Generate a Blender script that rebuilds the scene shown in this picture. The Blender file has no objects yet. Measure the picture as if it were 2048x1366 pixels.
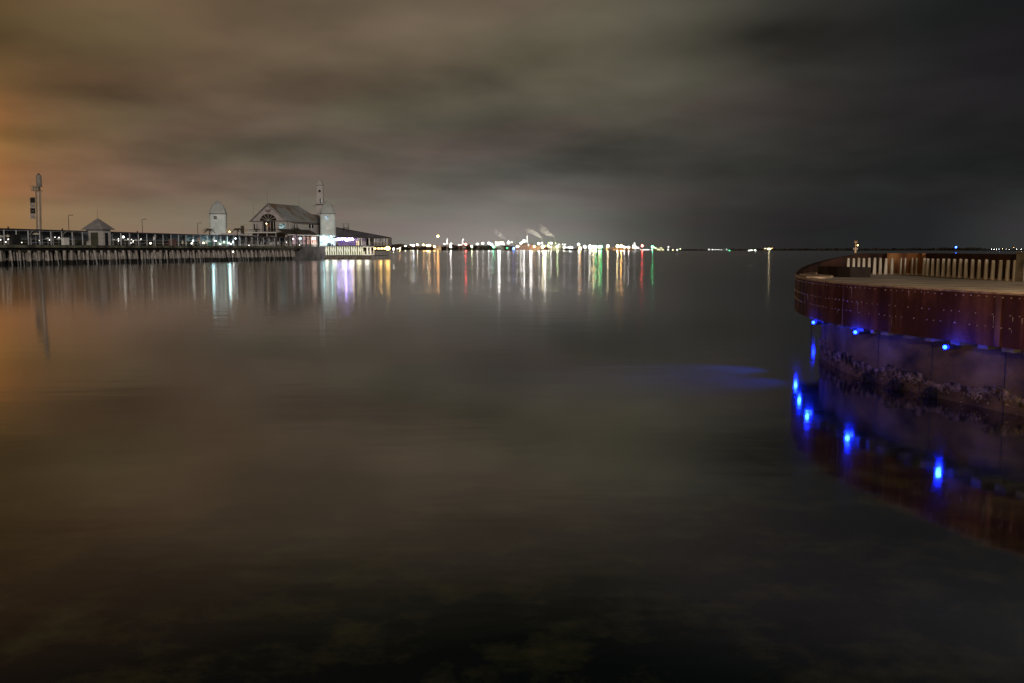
import bpy, math, random
from mathutils import Vector, Matrix
R = math.radians
random.seed(7)
C = bpy.context.scene.collection
scene = bpy.context.scene
PI = math.pi

# ------------------------------------------------------------------ camera
F = 1850.0                     # focal length in pixels of a 2048-wide picture
CZ = 3.2                       # eye height above the water
TH = math.atan((683 - 498.5) / F)
cam_d = bpy.data.cameras.new("camera")
cam = bpy.data.objects.new("camera", cam_d)
C.objects.link(cam)
cam.location = (0, 0, CZ)
cam.rotation_euler = (PI / 2 - TH, 0, 0)
cam_d.sensor_width = 36
cam_d.lens = F / 2048 * 36
cam_d.clip_end = 12000
cam_d.clip_start = 0.1
scene.camera = cam


def ray(x, y):
    a = (x - 1024) / F
    b = (683 - y) / F
    return Vector((a, math.cos(TH) + b * math.sin(TH), -math.sin(TH) + b * math.cos(TH)))


def on_z(x, y, z):
    d = ray(x, y)
    return Vector((0, 0, CZ)) + d * ((z - CZ) / d.z)


def at_y(x, y, Y):
    d = ray(x, y)
    return Vector((0, 0, CZ)) + d * (Y / d.y)


# ------------------------------------------------------------------ objects
def tag(o, label=None, cat=None, group=None, kind=None):
    if label: o['label'] = label
    if cat: o['category'] = cat
    if group: o['group'] = group
    if kind: o['kind'] = kind
    return o


def thing(name, label, cat, loc=(0, 0, 0), group=None):
    o = bpy.data.objects.new(name, None)
    C.objects.link(o)
    o.location = loc
    o.empty_display_size = 0.3
    return tag(o, label, cat, group)


def wloc(o):
    v = Vector((0, 0, 0))
    while o is not None:
        v += Vector(o.location)
        o = o.parent
    return v


class MB:
    """collects faces in world coordinates; M maps local to world"""
    def __init__(self, M=None):
        self.v = []; self.f = []; self.m = []; self.M = M; self.mi = 0; self.smooth = False

    def add(self, vs, fs):
        n = len(self.v)
        for p in vs:
            p = Vector(p)
            self.v.append(self.M @ p if self.M is not None else p)
        for f in fs:
            self.f.append([i + n for i in f]); self.m.append(self.mi)
        return self

    def box(self, x0, x1, y0, y1, z0, z1):
        vs = [(x0, y0, z0), (x1, y0, z0), (x1, y1, z0), (x0, y1, z0), (x0, y0, z1), (x1, y0, z1), (x1, y1, z1), (x0, y1, z1)]
        return self.add(vs, [(0, 3, 2, 1), (4, 5, 6, 7), (0, 1, 5, 4), (1, 2, 6, 5), (2, 3, 7, 6), (3, 0, 4, 7)])

    def hexa(self, bottom, top):
        n = len(bottom)
        fs = [list(range(n))[::-1], [i + n for i in range(n)]]
        for i in range(n):
            j = (i + 1) % n
            fs.append((i, j, j + n, i + n))
        return self.add(list(bottom) + list(top), fs)

    def tube(self, p0, p1, r0, r1=None, n=6):
        r1 = r0 if r1 is None else r1
        p0 = Vector(p0); p1 = Vector(p1); d = (p1 - p0)
        if d.length < 1e-6: return self
        d.normalize()
        a = d.cross(Vector((0, 0, 1)))
        if a.length < .01: a = Vector((1, 0, 0))
        a.normalize(); b = d.cross(a)
        bot = [p0 + (a * math.cos(2 * PI * i / n) + b * math.sin(2 * PI * i / n)) * r0 for i in range(n)]
        top = [p1 + (a * math.cos(2 * PI * i / n) + b * math.sin(2 * PI * i / n)) * r1 for i in range(n)]
        return self.hexa(bot, top)

    def path(self, pts, r, n=5):
        for a, b in zip(pts[:-1], pts[1:]): self.tube(a, b, r, r, n)
        return self

    def lathe(self, c, prof, n=12):
        c = Vector(c); vs = []; fs = []
        for r, z in prof:
            for i in range(n):
                vs.append(c + Vector((r * math.cos(2 * PI * i / n), r * math.sin(2 * PI * i / n), z)))
        for k in range(len(prof) - 1):
            for i in range(n):
                j = (i + 1) % n
                fs.append((k * n + i, k * n + j, (k + 1) * n + j, (k + 1) * n + i))
        fs.append([i for i in range(n)][::-1]); fs.append([(len(prof) - 1) * n + i for i in range(n)])
        return self.add(vs, fs)

    def ball(self, c, r, n=10, m=6, sz=1.0):
        prof = [(r * math.sin(PI * k / m) + 1e-4, -r * sz * math.cos(PI * k / m)) for k in range(m + 1)]
        return self.lathe(c, prof, n)

    def build(self, name, mats, parent=None, origin=None, smooth=False, label=None):
        if not isinstance(mats, (list, tuple)): mats = [mats]
        if parent is not None:
            o0 = wloc(parent)
        elif origin is not None:
            o0 = Vector(origin)
        else:
            xs = [p.x for p in self.v]; ys = [p.y for p in self.v]
            o0 = Vector(((min(xs) + max(xs)) / 2, (min(ys) + max(ys)) / 2, min(p.z for p in self.v)))
        me = bpy.data.meshes.new(name)
        me.from_pydata([tuple(p - o0) for p in self.v], [], self.f)
        for m in mats: me.materials.append(m)
        for p, i in zip(me.polygons, self.m):
            p.material_index = i; p.use_smooth = smooth
        me.validate(); me.update()
        o = bpy.data.objects.new(name, me)
        C.objects.link(o)
        if parent is not None: o.parent = parent
        else: o.location = o0
        if label: o['label'] = label
        return o


def copy_tree(o, loc=None, parent=None):
    c = o.copy(); C.objects.link(c)
    if parent is not None: c.parent = parent
    if loc is not None: c.location = loc
    for ch in list(o.children): copy_tree(ch, None, c)
    return c


# ------------------------------------------------------------------ materials
def lin(c):
    return tuple(((v / 255) / 12.92 if v / 255 <= .04045 else ((v / 255 + .055) / 1.055) ** 2.4) for v in c)


def new_mat(name):
    m = bpy.data.materials.new(name); m.use_nodes = True
    m.node_tree.nodes.clear()
    return m, m.node_tree.nodes, m.node_tree.links


def surf(name, c1, c2=None, scale=2.0, rough=.7, spec=.3, stretch=(1, 1, 1), c3=None, bump=0, bscale=None, metal=0, detail=5, lo=.35, hi=.65):
    m, N, L = new_mat(name)
    out = N.new('ShaderNodeOutputMaterial'); b = N.new('ShaderNodeBsdfPrincipled')
    L.new(b.outputs[0], out.inputs[0])
    b.inputs['Roughness'].default_value = rough
    b.inputs['Specular IOR Level'].default_value = spec
    b.inputs['Metallic'].default_value = metal
    geo = N.new('ShaderNodeNewGeometry')
    mp = N.new('ShaderNodeMapping'); mp.inputs['Scale'].default_value = stretch
    L.new(geo.outputs['Position'], mp.inputs[0])
    nz = N.new('ShaderNodeTexNoise'); nz.inputs['Scale'].default_value = scale; nz.inputs['Detail'].default_value = detail
    L.new(mp.outputs[0], nz.inputs['Vector'])
    rp = N.new('ShaderNodeValToRGB')
    rp.color_ramp.elements[0].position = lo; rp.color_ramp.elements[1].position = hi
    rp.color_ramp.elements[0].color = (*c1, 1); rp.color_ramp.elements[1].color = (*(c2 or c1), 1)
    if c3:
        e = rp.color_ramp.elements.new((lo + hi) / 2); e.color = (*c3, 1)
    L.new(nz.outputs[0], rp.inputs[0]); L.new(rp.outputs[0], b.inputs['Base Color'])
    if bump:
        bp = N.new('ShaderNodeBump'); bp.inputs['Strength'].default_value = bump; bp.inputs['Distance'].default_value = .05
        n2 = N.new('ShaderNodeTexNoise'); n2.inputs['Scale'].default_value = bscale or scale * 4; n2.inputs['Detail'].default_value = 4
        L.new(geo.outputs['Position'], n2.inputs['Vector']); L.new(n2.outputs[0], bp.inputs['Height']); L.new(bp.outputs[0], b.inputs['Normal'])
    return m


_em = {}
def emis(col, s, sample=True, name='lamp_glass'):
    k = (col, s, sample)
    if k in _em: return _em[k]
    m, N, L = new_mat(name)
    out = N.new('ShaderNodeOutputMaterial'); e = N.new('ShaderNodeEmission')
    e.inputs[0].default_value = (*col, 1); e.inputs[1].default_value = s
    L.new(e.outputs[0], out.inputs[0])
    if not sample: m.cycles.emission_sampling = 'NONE'
    _em[k] = m
    return m


def glow_wall(name, c1, c2, s, scale=1.0, lo=.35, hi=.65, stretch=(1, 1, 1), sample=True):
    """inside of a lit room seen through its windows: uneven light"""
    m, N, L = new_mat(name)
    out = N.new('ShaderNodeOutputMaterial'); e = N.new('ShaderNodeEmission')
    geo = N.new('ShaderNodeNewGeometry'); mp = N.new('ShaderNodeMapping'); mp.inputs['Scale'].default_value = stretch
    L.new(geo.outputs['Position'], mp.inputs[0])
    nz = N.new('ShaderNodeTexNoise'); nz.inputs['Scale'].default_value = scale; nz.inputs['Detail'].default_value = 4
    L.new(mp.outputs[0], nz.inputs['Vector'])
    rp = N.new('ShaderNodeValToRGB'); rp.color_ramp.elements[0].position = lo; rp.color_ramp.elements[1].position = hi
    rp.color_ramp.elements[0].color = (*c1, 1); rp.color_ramp.elements[1].color = (*c2, 1)
    L.new(nz.outputs[0], rp.inputs[0]); L.new(rp.outputs[0], e.inputs[0]); e.inputs[1].default_value = s
    L.new(e.outputs[0], out.inputs[0])
    if not sample: m.cycles.emission_sampling = 'NONE'
    return m


class X:
    """tiny expression builder over math nodes"""
    nt = None
    def __init__(s, v): s.v = v
    @staticmethod
    def op(o, *a, clamp=False):
        n = X.nt.nodes.new('ShaderNodeMath'); n.operation = o; n.use_clamp = clamp
        for i, q in enumerate(a):
            q = q.v if isinstance(q, X) else q
            if isinstance(q, (int, float)): n.inputs[i].default_value = q
            else: X.nt.links.new(q, n.inputs[i])
        return X(n.outputs[0])
    def __add__(s, o): return X.op('ADD', s, o)
    __radd__ = __add__
    def __sub__(s, o): return X.op('SUBTRACT', s, o)
    def __rsub__(s, o): return X.op('SUBTRACT', o, s)
    def __mul__(s, o): return X.op('MULTIPLY', s, o)
    __rmul__ = __mul__
    def __truediv__(s, o): return X.op('DIVIDE', s, o)
    def clamp(s): return X.op('ADD', s, 0.0, clamp=True)
    def smooth(s, a, b):
        n = X.nt.nodes.new('ShaderNodeMapRange'); n.interpolation_type = 'SMOOTHSTEP'
        X.nt.links.new(s.v, n.inputs[0]); n.inputs[1].default_value = a; n.inputs[2].default_value = b
        return X(n.outputs[0])


def mixc(fac, a, b, mode='MIX'):
    n = X.nt.nodes.new('ShaderNodeMix'); n.data_type = 'RGBA'; n.blend_type = mode
    for s, v in ((0, fac), (6, a), (7, b)):
        v = v.v if isinstance(v, X) else v
        if isinstance(v, (int, float)): n.inputs[s].default_value = v
        elif isinstance(v, tuple): n.inputs[s].default_value = (*v, 1)
        else: X.nt.links.new(v, n.inputs[s])
    return n.outputs[2]


# ------------------------------------------------------------------ sky
world = bpy.data.worlds.new("World"); scene.world = world; world.use_nodes = True
NT = world.node_tree; NT.nodes.clear(); X.nt = NT
tc = NT.nodes.new('ShaderNodeTexCoord'); sp = NT.nodes.new('ShaderNodeSeparateXYZ')
NT.links.new(tc.outputs['Generated'], sp.inputs[0])
dx, dy, dz = X(sp.outputs[0]), X(sp.outputs[1]), X(sp.outputs[2])
az = X.op('ARCTAN2', dx, dy) * (180 / PI)            # degrees right of north
el = X.op('ARCSINE', dz) * (180 / PI)


def px_az(x): return math.degrees(math.atan((x - 1024) / F))


def az_ramp(stops):
    rp = NT.nodes.new('ShaderNodeValToRGB'); cr = rp.color_ramp
    cr.interpolation = 'B_SPLINE' if False else 'EASE'
    f = (az / 180 + 1) * .5
    NT.links.new(f.v, rp.inputs[0])
    ps = [((a / 180 + 1) * .5, c) for a, c in stops]
    while len(cr.elements) < len(ps): cr.elements.new(.5)
    for e, (p, c) in zip(cr.elements, ps):
        e.position = p; e.color = (*lin(c), 1)
    cr.interpolation = 'LINEAR'
    return rp.outputs[0]


def P(x): return px_az(x)
lowr = az_ramp([(-180, (95, 80, 60)), (-110, (150, 112, 75)), (-75, (255, 190, 120)), (-45, (200, 145, 88)), (P(0), (158, 112, 70)), (P(100), (144, 114, 86)), (P(300), (134, 115, 97)), (P(600), (122, 112, 102)), (P(850), (120, 114, 108)),
                (P(1010), (124, 121, 115)), (P(1150), (104, 103, 98)), (P(1260), (74, 72, 68)), (P(1400), (50, 50, 48)), (P(1600), (38, 38, 39)), (P(1850), (36, 37, 39)), (P(2048), (54, 55, 56)), (60, (50, 50, 50)), (180, (95, 80, 60))])
midr = az_ramp([(-180, (80, 68, 50)), (-110, (130, 96, 60)), (-75, (230, 165, 95)), (-45, (175, 120, 62)), (P(-60), (168, 112, 52)), (P(60), (120, 88, 57)), (P(300), (98, 82, 66)), (P(512), (92, 82, 70)), (P(800), (84, 77, 69)),
                (P(1024), (76, 71, 66)), (P(1300), (62, 59, 55)), (P(1536), (47, 46, 44)), (P(1800), (35, 35, 35)), (P(2048), (30, 30, 31)), (60, (28, 28, 28)), (180, (80, 68, 50))])
hir = az_ramp([(-180, (60, 50, 35)), (-70, (100, 78, 46)), (P(-60), (98, 75, 46)), (P(100), (98, 78, 54)), (P(300), (100, 84, 62)), (P(600), (98, 87, 69)), (P(900), (100, 91, 75)), (P(1150), (98, 90, 76)),
               (P(1400), (78, 73, 65)), (P(1600), (54, 52, 49)), (P(1800), (38, 38, 39)), (P(2048), (31, 31, 33)), (60, (36, 35, 38)), (180, (60, 50, 35))])
# clouds: noise on a flat layer overhead, so they shrink and stack up towards the horizon
den = X.op('MAXIMUM', dz, 0.0) + 0.16
cx = dx / den; cy = dy / den
cmb = NT.nodes.new('ShaderNodeCombineXYZ')
NT.links.new((cx * .9 + cy * .2).v, cmb.inputs[0]); NT.links.new((cy * .85 - cx * .22).v, cmb.inputs[1])
n1 = NT.nodes.new('ShaderNodeTexNoise'); n1.inputs['Scale'].default_value = .85; n1.inputs['Detail'].default_value = 2.5; n1.inputs['Roughness'].default_value = .45; n1.inputs['Distortion'].default_value = .3
NT.links.new(cmb.outputs[0], n1.inputs['Vector'])
n2 = NT.nodes.new('ShaderNodeTexNoise'); n2.inputs['Scale'].default_value = 2.6; n2.inputs['Detail'].default_value = 3; n2.inputs['Roughness'].default_value = .5
NT.links.new(cmb.outputs[0], n2.inputs['Vector'])
cl = (X(n1.outputs[0]) - .5) * 1.7 + (X(n2.outputs[0]) - .5) * .9


def blob(x, y, wx, wy, amp, tilt=0.0):
    """a soft cloud bank at a direction in the sky (degrees)"""
    a0 = math.degrees(math.atan((x - 1024) / F)); e0 = math.degrees(math.atan((498.5 - y) / F))
    A = az - a0; E = el - e0 - A * tilt
    q = (A / wx) * (A / wx) + (E / wy) * (E / wy)
    return X.op('POWER', 2.71828, q * -1.0) * amp


cl = cl + blob(1540, 95, 4.0, .75, -.22, .06) + blob(1340, 45, 7, 1.0, .22, .05) + blob(1200, 10, 6, 1.2, .2) + blob(530, 268, 2.6, .65, .22) + blob(430, 232, 3.5, .8, .13) \
    + blob(760, 175, 7, 1.0, -.2, -.02) + blob(420, 215, 9, .6, -.08) + blob(1250, 165, 7, 1.5, .12, -.06) + blob(180, 150, 8, 1.0, -.16, -.05) + blob(900, 90, 7, 1.5, .14) \
    + blob(950, 310, 12, 1.6, -.12, 0) + blob(100, 30, 8, 1.2, .1, .03) + blob(1050, 240, 8, 1.0, .08, -.04)
col = mixc(el.smooth(.2, 6.5), lowr, midr)
col = mixc(el.smooth(5.0, 11.5), col, hir)
col = mixc(el.smooth(12.5, 25), col, mixc(az.smooth(2, 26), mixc(az.smooth(-40, 6), lin((36, 27, 17)), lin((7, 9, 6))), mixc(el.smooth(18.5, 26), lin((80, 77, 80)), lin((18, 18, 17)))))
fade = el.smooth(.3, 5.0)
n3 = NT.nodes.new('ShaderNodeTexNoise'); n3.inputs['Scale'].default_value = 1.3; n3.inputs['Detail'].default_value = 1.5
cm3 = NT.nodes.new('ShaderNodeCombineXYZ'); NT.links.new((cx * .8 + 7).v, cm3.inputs[0]); NT.links.new((cy * .9 + 3).v, cm3.inputs[1]); NT.links.new(cm3.outputs[0], n3.inputs['Vector'])
tint = mixc(X(n3.outputs[0]).smooth(.40, .60), (1.05, .96, .975), (.96, 1.012, .96))
col = mixc(1.0, col, tint, 'MULTIPLY')
gain = X.op('MAXIMUM', 1.0 + cl * (fade * .9 + .08), .25)
g3 = NT.nodes.new('ShaderNodeVectorMath'); g3.operation = 'SCALE'
NT.links.new(col, g3.inputs[0]); NT.links.new(gain.v, g3.inputs['Scale'])
# glow of the refinery on the low cloud
glow = X.op('POWER', 2.71828, ((az - px_az(1000)) / 8) * ((az - px_az(1000)) / 8) * -1.0 - X.op('ABSOLUTE', el) / 2.6) * .08
sky = NT.nodes.new('ShaderNodeTexSky'); sky.sky_type = 'NISHITA'; sky.sun_disc = False
sky.sun_elevation = R(-8); sky.sun_rotation = R(200)
mixw = NT.nodes.new('ShaderNodeVectorMath'); mixw.operation = 'ADD'
gc = NT.nodes.new('ShaderNodeCombineXYZ')
for i, k in enumerate((1.0, .97, .93)): NT.links.new((glow * k).v, gc.inputs[i])
NT.links.new(g3.outputs[0], mixw.inputs[0]); NT.links.new(gc.outputs[0], mixw.inputs[1])
mix2 = NT.nodes.new('ShaderNodeVectorMath'); mix2.operation = 'MULTIPLY_ADD'
NT.links.new(sky.outputs[0], mix2.inputs[0]); mix2.inputs[1].default_value = (.05, .05, .05); NT.links.new(mixw.outputs[0], mix2.inputs[2])
bg = NT.nodes.new('ShaderNodeBackground'); NT.links.new(mix2.outputs[0], bg.inputs[0]); bg.inputs[1].default_value = 1.0
wo = NT.nodes.new('ShaderNodeOutputWorld'); NT.links.new(bg.outputs[0], wo.inputs[0])

sd = bpy.data.lights.new("town_light", 'SUN'); sd.energy = 1.35; sd.angle = R(14); sd.color = (1.0, .9, .8)
sun = bpy.data.objects.new("town_light", sd); C.objects.link(sun)
sun.rotation_euler = (Vector((-.35, 1.0, -.25)).to_track_quat('-Z', 'Y')).to_euler()


def point(name, loc, col, w, r=.1):
    d = bpy.data.lights.new(name, 'POINT'); d.energy = w; d.color = col; d.shadow_soft_size = r
    o = bpy.data.objects.new(name, d); C.objects.link(o); o.location = loc
    return o


# ------------------------------------------------------------------ water
m, N, L = new_mat('sea_water'); X.nt = m.node_tree
out = N.new('ShaderNodeOutputMaterial'); gl = N.new('ShaderNodeBsdfGlossy'); df = N.new('ShaderNodeBsdfDiffuse'); mx = N.new('ShaderNodeMixShader')
fr = N.new('ShaderNodeFresnel'); fr.inputs[0].default_value = 1.75
gl.distribution = 'GGX'
geo = N.new('ShaderNodeNewGeometry'); s3 = N.new('ShaderNodeSeparateXYZ'); L.new(geo.outputs['Position'], s3.inputs[0])
gx, gy = X(s3.outputs[0]), X(s3.outputs[1])
dist = X.op('SQRT', gx * gx + gy * gy)
pn = N.new('ShaderNodeTexNoise'); pn.inputs['Scale'].default_value = .045; pn.inputs['Detail'].default_value = 2
pm = N.new('ShaderNodeMapping'); pm.inputs['Scale'].default_value = (.35, 1.2, 1); L.new(geo.outputs['Position'], pm.inputs[0]); L.new(pm.outputs[0], pn.inputs['Vector'])
# calm in the lee of the promenade, more ruffled out in the bay
rough = .064 + dist.smooth(14, 130) * .083 + (X(pn.outputs[0]) - .5) * .05
L.new(rough.v, gl.inputs['Roughness']); gl.inputs['Color'].default_value = (.97, .97, .97, 1)
bn = N.new('ShaderNodeTexNoise'); bn.inputs['Scale'].default_value = .55; bn.inputs['Detail'].default_value = 3
bm_ = N.new('ShaderNodeMapping'); bm_.inputs['Scale'].default_value = (.5, 1.3, 1); L.new(geo.outputs['Position'], bm_.inputs[0]); L.new(bm_.outputs[0], bn.inputs['Vector'])
bp = N.new('ShaderNodeBump'); bp.inputs['Strength'].default_value = .5; bp.inputs['Distance'].default_value = .012
L.new(bn.outputs[0], bp.inputs['Height']); L.new(bp.outputs[0], gl.inputs['Normal'])
mn = N.new('ShaderNodeTexNoise'); mn.inputs['Scale'].default_value = 1.1; mn.inputs['Detail'].default_value = 7; mn.inputs['Roughness'].default_value = .7
L.new(geo.outputs['Position'], mn.inputs['Vector'])
rp = N.new('ShaderNodeValToRGB'); rp.color_ramp.elements[0].position = .48; rp.color_ramp.elements[1].position = .74
rp.color_ramp.elements[0].color = (.003, .005, .008, 1); rp.color_ramp.elements[1].color = (.030, .033, .018, 1)
L.new(mn.outputs[0], rp.inputs[0]); L.new(rp.outputs[0], df.inputs[0])
L.new(X.op('POWER', fr.outputs[0], .8).v, mx.inputs[0]); L.new(df.outputs[0], mx.inputs[1]); L.new(gl.outputs[0], mx.inputs[2]); L.new(mx.outputs[0], out.inputs[0])
M_water = m
w = MB(); w.add([(-6000, -60, 0), (6000, -60, 0), (6000, 9000, 0), (-6000, 9000, 0)], [(0, 1, 2, 3)])
tag(w.build('water', M_water, origin=(0, 0, 0)), 'calm dark bay water mirroring the lights in long streaks', 'water', kind='structure')

# ------------------------------------------------------------------ material library
W_ = lambda *c: lin(c)
M_conc = surf('weathered_concrete', (.11, .10, .085), (.30, .27, .22), 1.6, .85, .2, bump=.5, bscale=9)
M_wall_low = surf('stained_sea_wall_concrete', (.034, .023, .010), (.25, .17, .065), .9, .8, .2, stretch=(1, 1, 1.6), c3=(.13, .088, .034), bump=.7, bscale=7, lo=.3, hi=.7)
M_mussel = surf('mussel_crust', (.015, .012, .011), (.42, .31, .21), 5, .6, .4, bump=1, bscale=25, lo=.42, hi=.66)
M_weed = surf('dark_seaweed', (.006, .006, .005), (.04, .035, .025), 14, .5, .4, bump=1, bscale=30)
M_deck = surf('worn_boardwalk', (.16, .13, .10), (.52, .44, .36), 1.2, .8, .2, stretch=(.6, 5, 1), bump=.2)
M_coping = surf('gritty_coping', (.22, .15, .10), (.5, .36, .24), 6, .85, .2, bump=.4, bscale=30)
M_post = surf('pale_timber_post', (.34, .29, .23), (.52, .46, .38), 3, .75, .2, stretch=(3, 3, .6))
M_dark = surf('black_painted_steel', (.012, .012, .013), (.03, .028, .026), 4, .5, .4)
M_white = surf('white_paint', (.55, .54, .52), (.72, .70, .67), 1.5, .6, .3)
M_trim = surf('white_trim', (.6, .58, .56), (.74, .72, .7), 2, .5, .3)
M_cladwall = surf('white_weatherboard', (.34, .32, .31), (.44, .41, .39), .8, .7, .3, stretch=(.3, .3, 6))
M_silo = surf('silo_render', (.50, .56, .56), (.64, .70, .69), .7, .65, .3)
M_roof = surf('rusty_iron_roof', (.15, .16, .165), (.22, .23, .235), .22, .55, .4, c3=(.12, .115, .10), lo=.3, hi=.7)
M_roof2 = surf('rust_streaked_iron_roof', (.34, .36, .365), (.22, .15, .09), .13, .6, .4, c3=(.30, .31, .30), lo=.40, hi=.62)
M_roofdark = surf('brown_roof', (.05, .045, .04), (.10, .08, .06), .5, .7, .3)
M_pile = surf('bleached_timber_pile', (.07, .06, .05), (.46, .42, .38), 1.6, .8, .2, stretch=(3, 3, .5), c3=(.30, .27, .24), lo=.3, hi=.68)
M_pilewet = surf('wet_black_pile_foot', (.004, .004, .004), (.02, .018, .015), 3, .4, .4)
M_fascia = surf('mossy_deck_edge', (.05, .045, .04), (.17, .16, .12), .5, .8, .2, c3=(.10, .10, .07))
M_walkroof = surf('walkway_roof_sheet', (.03, .027, .035), (.06, .05, .06), .6, .6, .3)
M_glass = surf('dusty_glass_panel', (.055, .065, .085), (.13, .145, .17), .35, .35, .5)
M_walkpost = surf('galvanised_post', (.38, .39, .40), (.55, .55, .57), 2, .5, .4)
M_olive = surf('olive_screen', (.04, .042, .028), (.09, .09, .06), .4, .8, .2)
M_window = surf('dark_window_glass', (.008, .010, .012), (.02, .022, .025), 1, .15, .6)
M_leaf = surf('palm_leaf', (.012, .02, .008), (.04, .05, .02), 3, .6, .3)
M_trunk = surf('palm_trunk', (.03, .025, .018), (.08, .06, .04), 5, .9, .1)
M_shore = surf('dark_shore', (.010, .009, .008), (.035, .028, .02), .02, .9, .1)
M_trees = surf('night_trees', (.014, .013, .010), (.05, .038, .028), .08, .9, .1)
M_steelgrey = surf('plant_steel', (.10, .09, .08), (.26, .24, .21), .05, .6, .3)
M_rustyplant = surf('brown_plant_shed', (.07, .04, .03), (.16, .10, .07), .03, .8, .2)
M_red = surf('dull_red_paint', (.10, .02, .018), (.17, .05, .04), 1, .4, .4)
M_tyre = surf('tyre_rubber', (.01, .01, .01), (.02, .02, .02), 3, .8, .2)


def rust_mat():
    m, N, L = new_mat('rusted_steel_plate'); X.nt = m.node_tree
    out = N.new('ShaderNodeOutputMaterial'); b = N.new('ShaderNodeBsdfPrincipled'); L.new(b.outputs[0], out.inputs[0])
    geo = N.new('ShaderNodeNewGeometry')
    def noise(sc, st, det=5, rg=.55):
        mp = N.new('ShaderNodeMapping'); mp.inputs['Scale'].default_value = st; L.new(geo.outputs['Position'], mp.inputs[0])
        n = N.new('ShaderNodeTexNoise'); n.inputs['Scale'].default_value = sc; n.inputs['Detail'].default_value = det; n.inputs['Roughness'].default_value = rg
        L.new(mp.outputs[0], n.inputs['Vector']); return X(n.outputs[0])
    a = noise(1.1, (1, 1, .5)); s = noise(4.5, (1, 1, .07), 4); g = noise(22, (1, 1, 1), 5, .7)
    rp = N.new('ShaderNodeValToRGB'); cr = rp.color_ramp
    cr.elements[0].position = .28; cr.elements[0].color = (.020, .007, .005, 1)
    cr.elements[1].position = .75; cr.elements[1].color = (.24, .10, .042, 1)
    e = cr.elements.new(.5); e.color = (.068, .022, .010, 1)
    L.new((a * .55 + s * .3 + g * .2).v, rp.inputs[0])
    st = s.smooth(.62, .78) * noise(1.4, (1, 1, 1), 2).smooth(.45, .65)
    c = mixc(st * .55, rp.outputs[0], (.24, .12, .07))
    L.new(c, b.inputs['Base Color']); b.inputs['Roughness'].default_value = .75; b.inputs['Specular IOR Level'].default_value = .12
    bp = N.new('ShaderNodeBump'); bp.inputs['Strength'].default_value = .35; bp.inputs['Distance'].default_value = .02
    L.new((g + a * 2).v, bp.inputs['Height']); L.new(bp.outputs[0], b.inputs['Normal'])
    return m
M_rust = rust_mat()
M_rustseam = surf('rust_streak_seam', (.05, .018, .012), (.26, .12, .06), 2.2, .6, .3, stretch=(1, 1, .3), lo=.42, hi=.7)
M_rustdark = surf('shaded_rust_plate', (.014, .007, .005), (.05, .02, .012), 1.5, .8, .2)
M_bolt = surf('worn_bolt_head', (.30, .22, .16), (.6, .5, .4), 8, .45, .5)
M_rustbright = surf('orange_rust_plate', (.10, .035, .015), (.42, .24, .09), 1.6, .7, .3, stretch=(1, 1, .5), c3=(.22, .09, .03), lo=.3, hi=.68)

# ================================================================== PROMENADE (right)
def catmull(pts, n=6):
    out = []
    P_ = [pts[0]] + pts + [pts[-1]]
    for i in range(1, len(P_) - 2):
        p0, p1, p2, p3 = [Vector(q) for q in P_[i - 1:i + 3]]
        for k in range(n):
            t = k / n
            out.append(.5 * ((2 * p1) + (-p0 + p2) * t + (2 * p0 - 5 * p1 + 4 * p2 - p3) * t * t + (-p0 + 3 * p1 - 3 * p2 + p3) * t ** 3))
    out.append(Vector(P_[-2])); return out


rim_raw = [(22, 2), (15.5, 6), (12.2, 9.4), (10.6, 12.2), (9.75, 14.4), (9.27, 16.5), (8.76, 18.4), (8.3, 20.2), (7.95, 22.2), (7.92, 24.2), (8.2, 26.4), (8.75, 28.6), (9.25, 30.0), (9.9, 31.1), (10.8, 31.8),
           (11.8, 31.9), (12.75, 31.5), (13.45, 31.05), (13.75, 30.5), (13.72, 28.5), (13.55, 24.2), (13.6, 19), (14.6, 15), (17.5, 11.5), (24, 8)]
rim = catmull([(a, b, 0) for a, b in rim_raw], 8)


def offset(pts, d):
    o = []
    for i, p in enumerate(pts):
        a = pts[max(0, i - 1)]; b = pts[min(len(pts) - 1, i + 1)]
        t = (b - a).normalized(); o.append(p + Vector((t.y, -t.x, 0)) * d)   # inward = right of travel
    return o


ZT, ZB = 2.40, 1.38
cum = [0]
for a, b in zip(rim[:-1], rim[1:]): cum.append(cum[-1] + (b - a).length)


def arc(sv):
    """point and tangent on the rim at arc length sv"""
    for i in range(len(cum) - 1):
        if cum[i + 1] >= sv:
            t = (sv - cum[i]) / (cum[i + 1] - cum[i]); p = rim[i].lerp(rim[i + 1], t)
            return p, (rim[i + 1] - rim[i]).normalized()
    return rim[-1], (rim[-1] - rim[-2]).normalized()


def arc_of(x, y):
    return min(range(len(rim)), key=lambda i: (rim[i] - Vector((x, y, 0))).length)


def strip(mb, A, B, za, zb):
    vs = []; fs = []
    za_ = za if callable(za) else (lambda i: za); zb_ = zb if callable(zb) else (lambda i: zb)
    for i, (a, b) in enumerate(zip(A, B)):
        vs += [Vector((a.x, a.y, za_(i))), Vector((b.x, b.y, zb_(i)))]
    for i in range(len(A) - 1): fs.append((2 * i, 2 * i + 1, 2 * i + 3, 2 * i + 2))
    mb.add(vs, fs)


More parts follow.
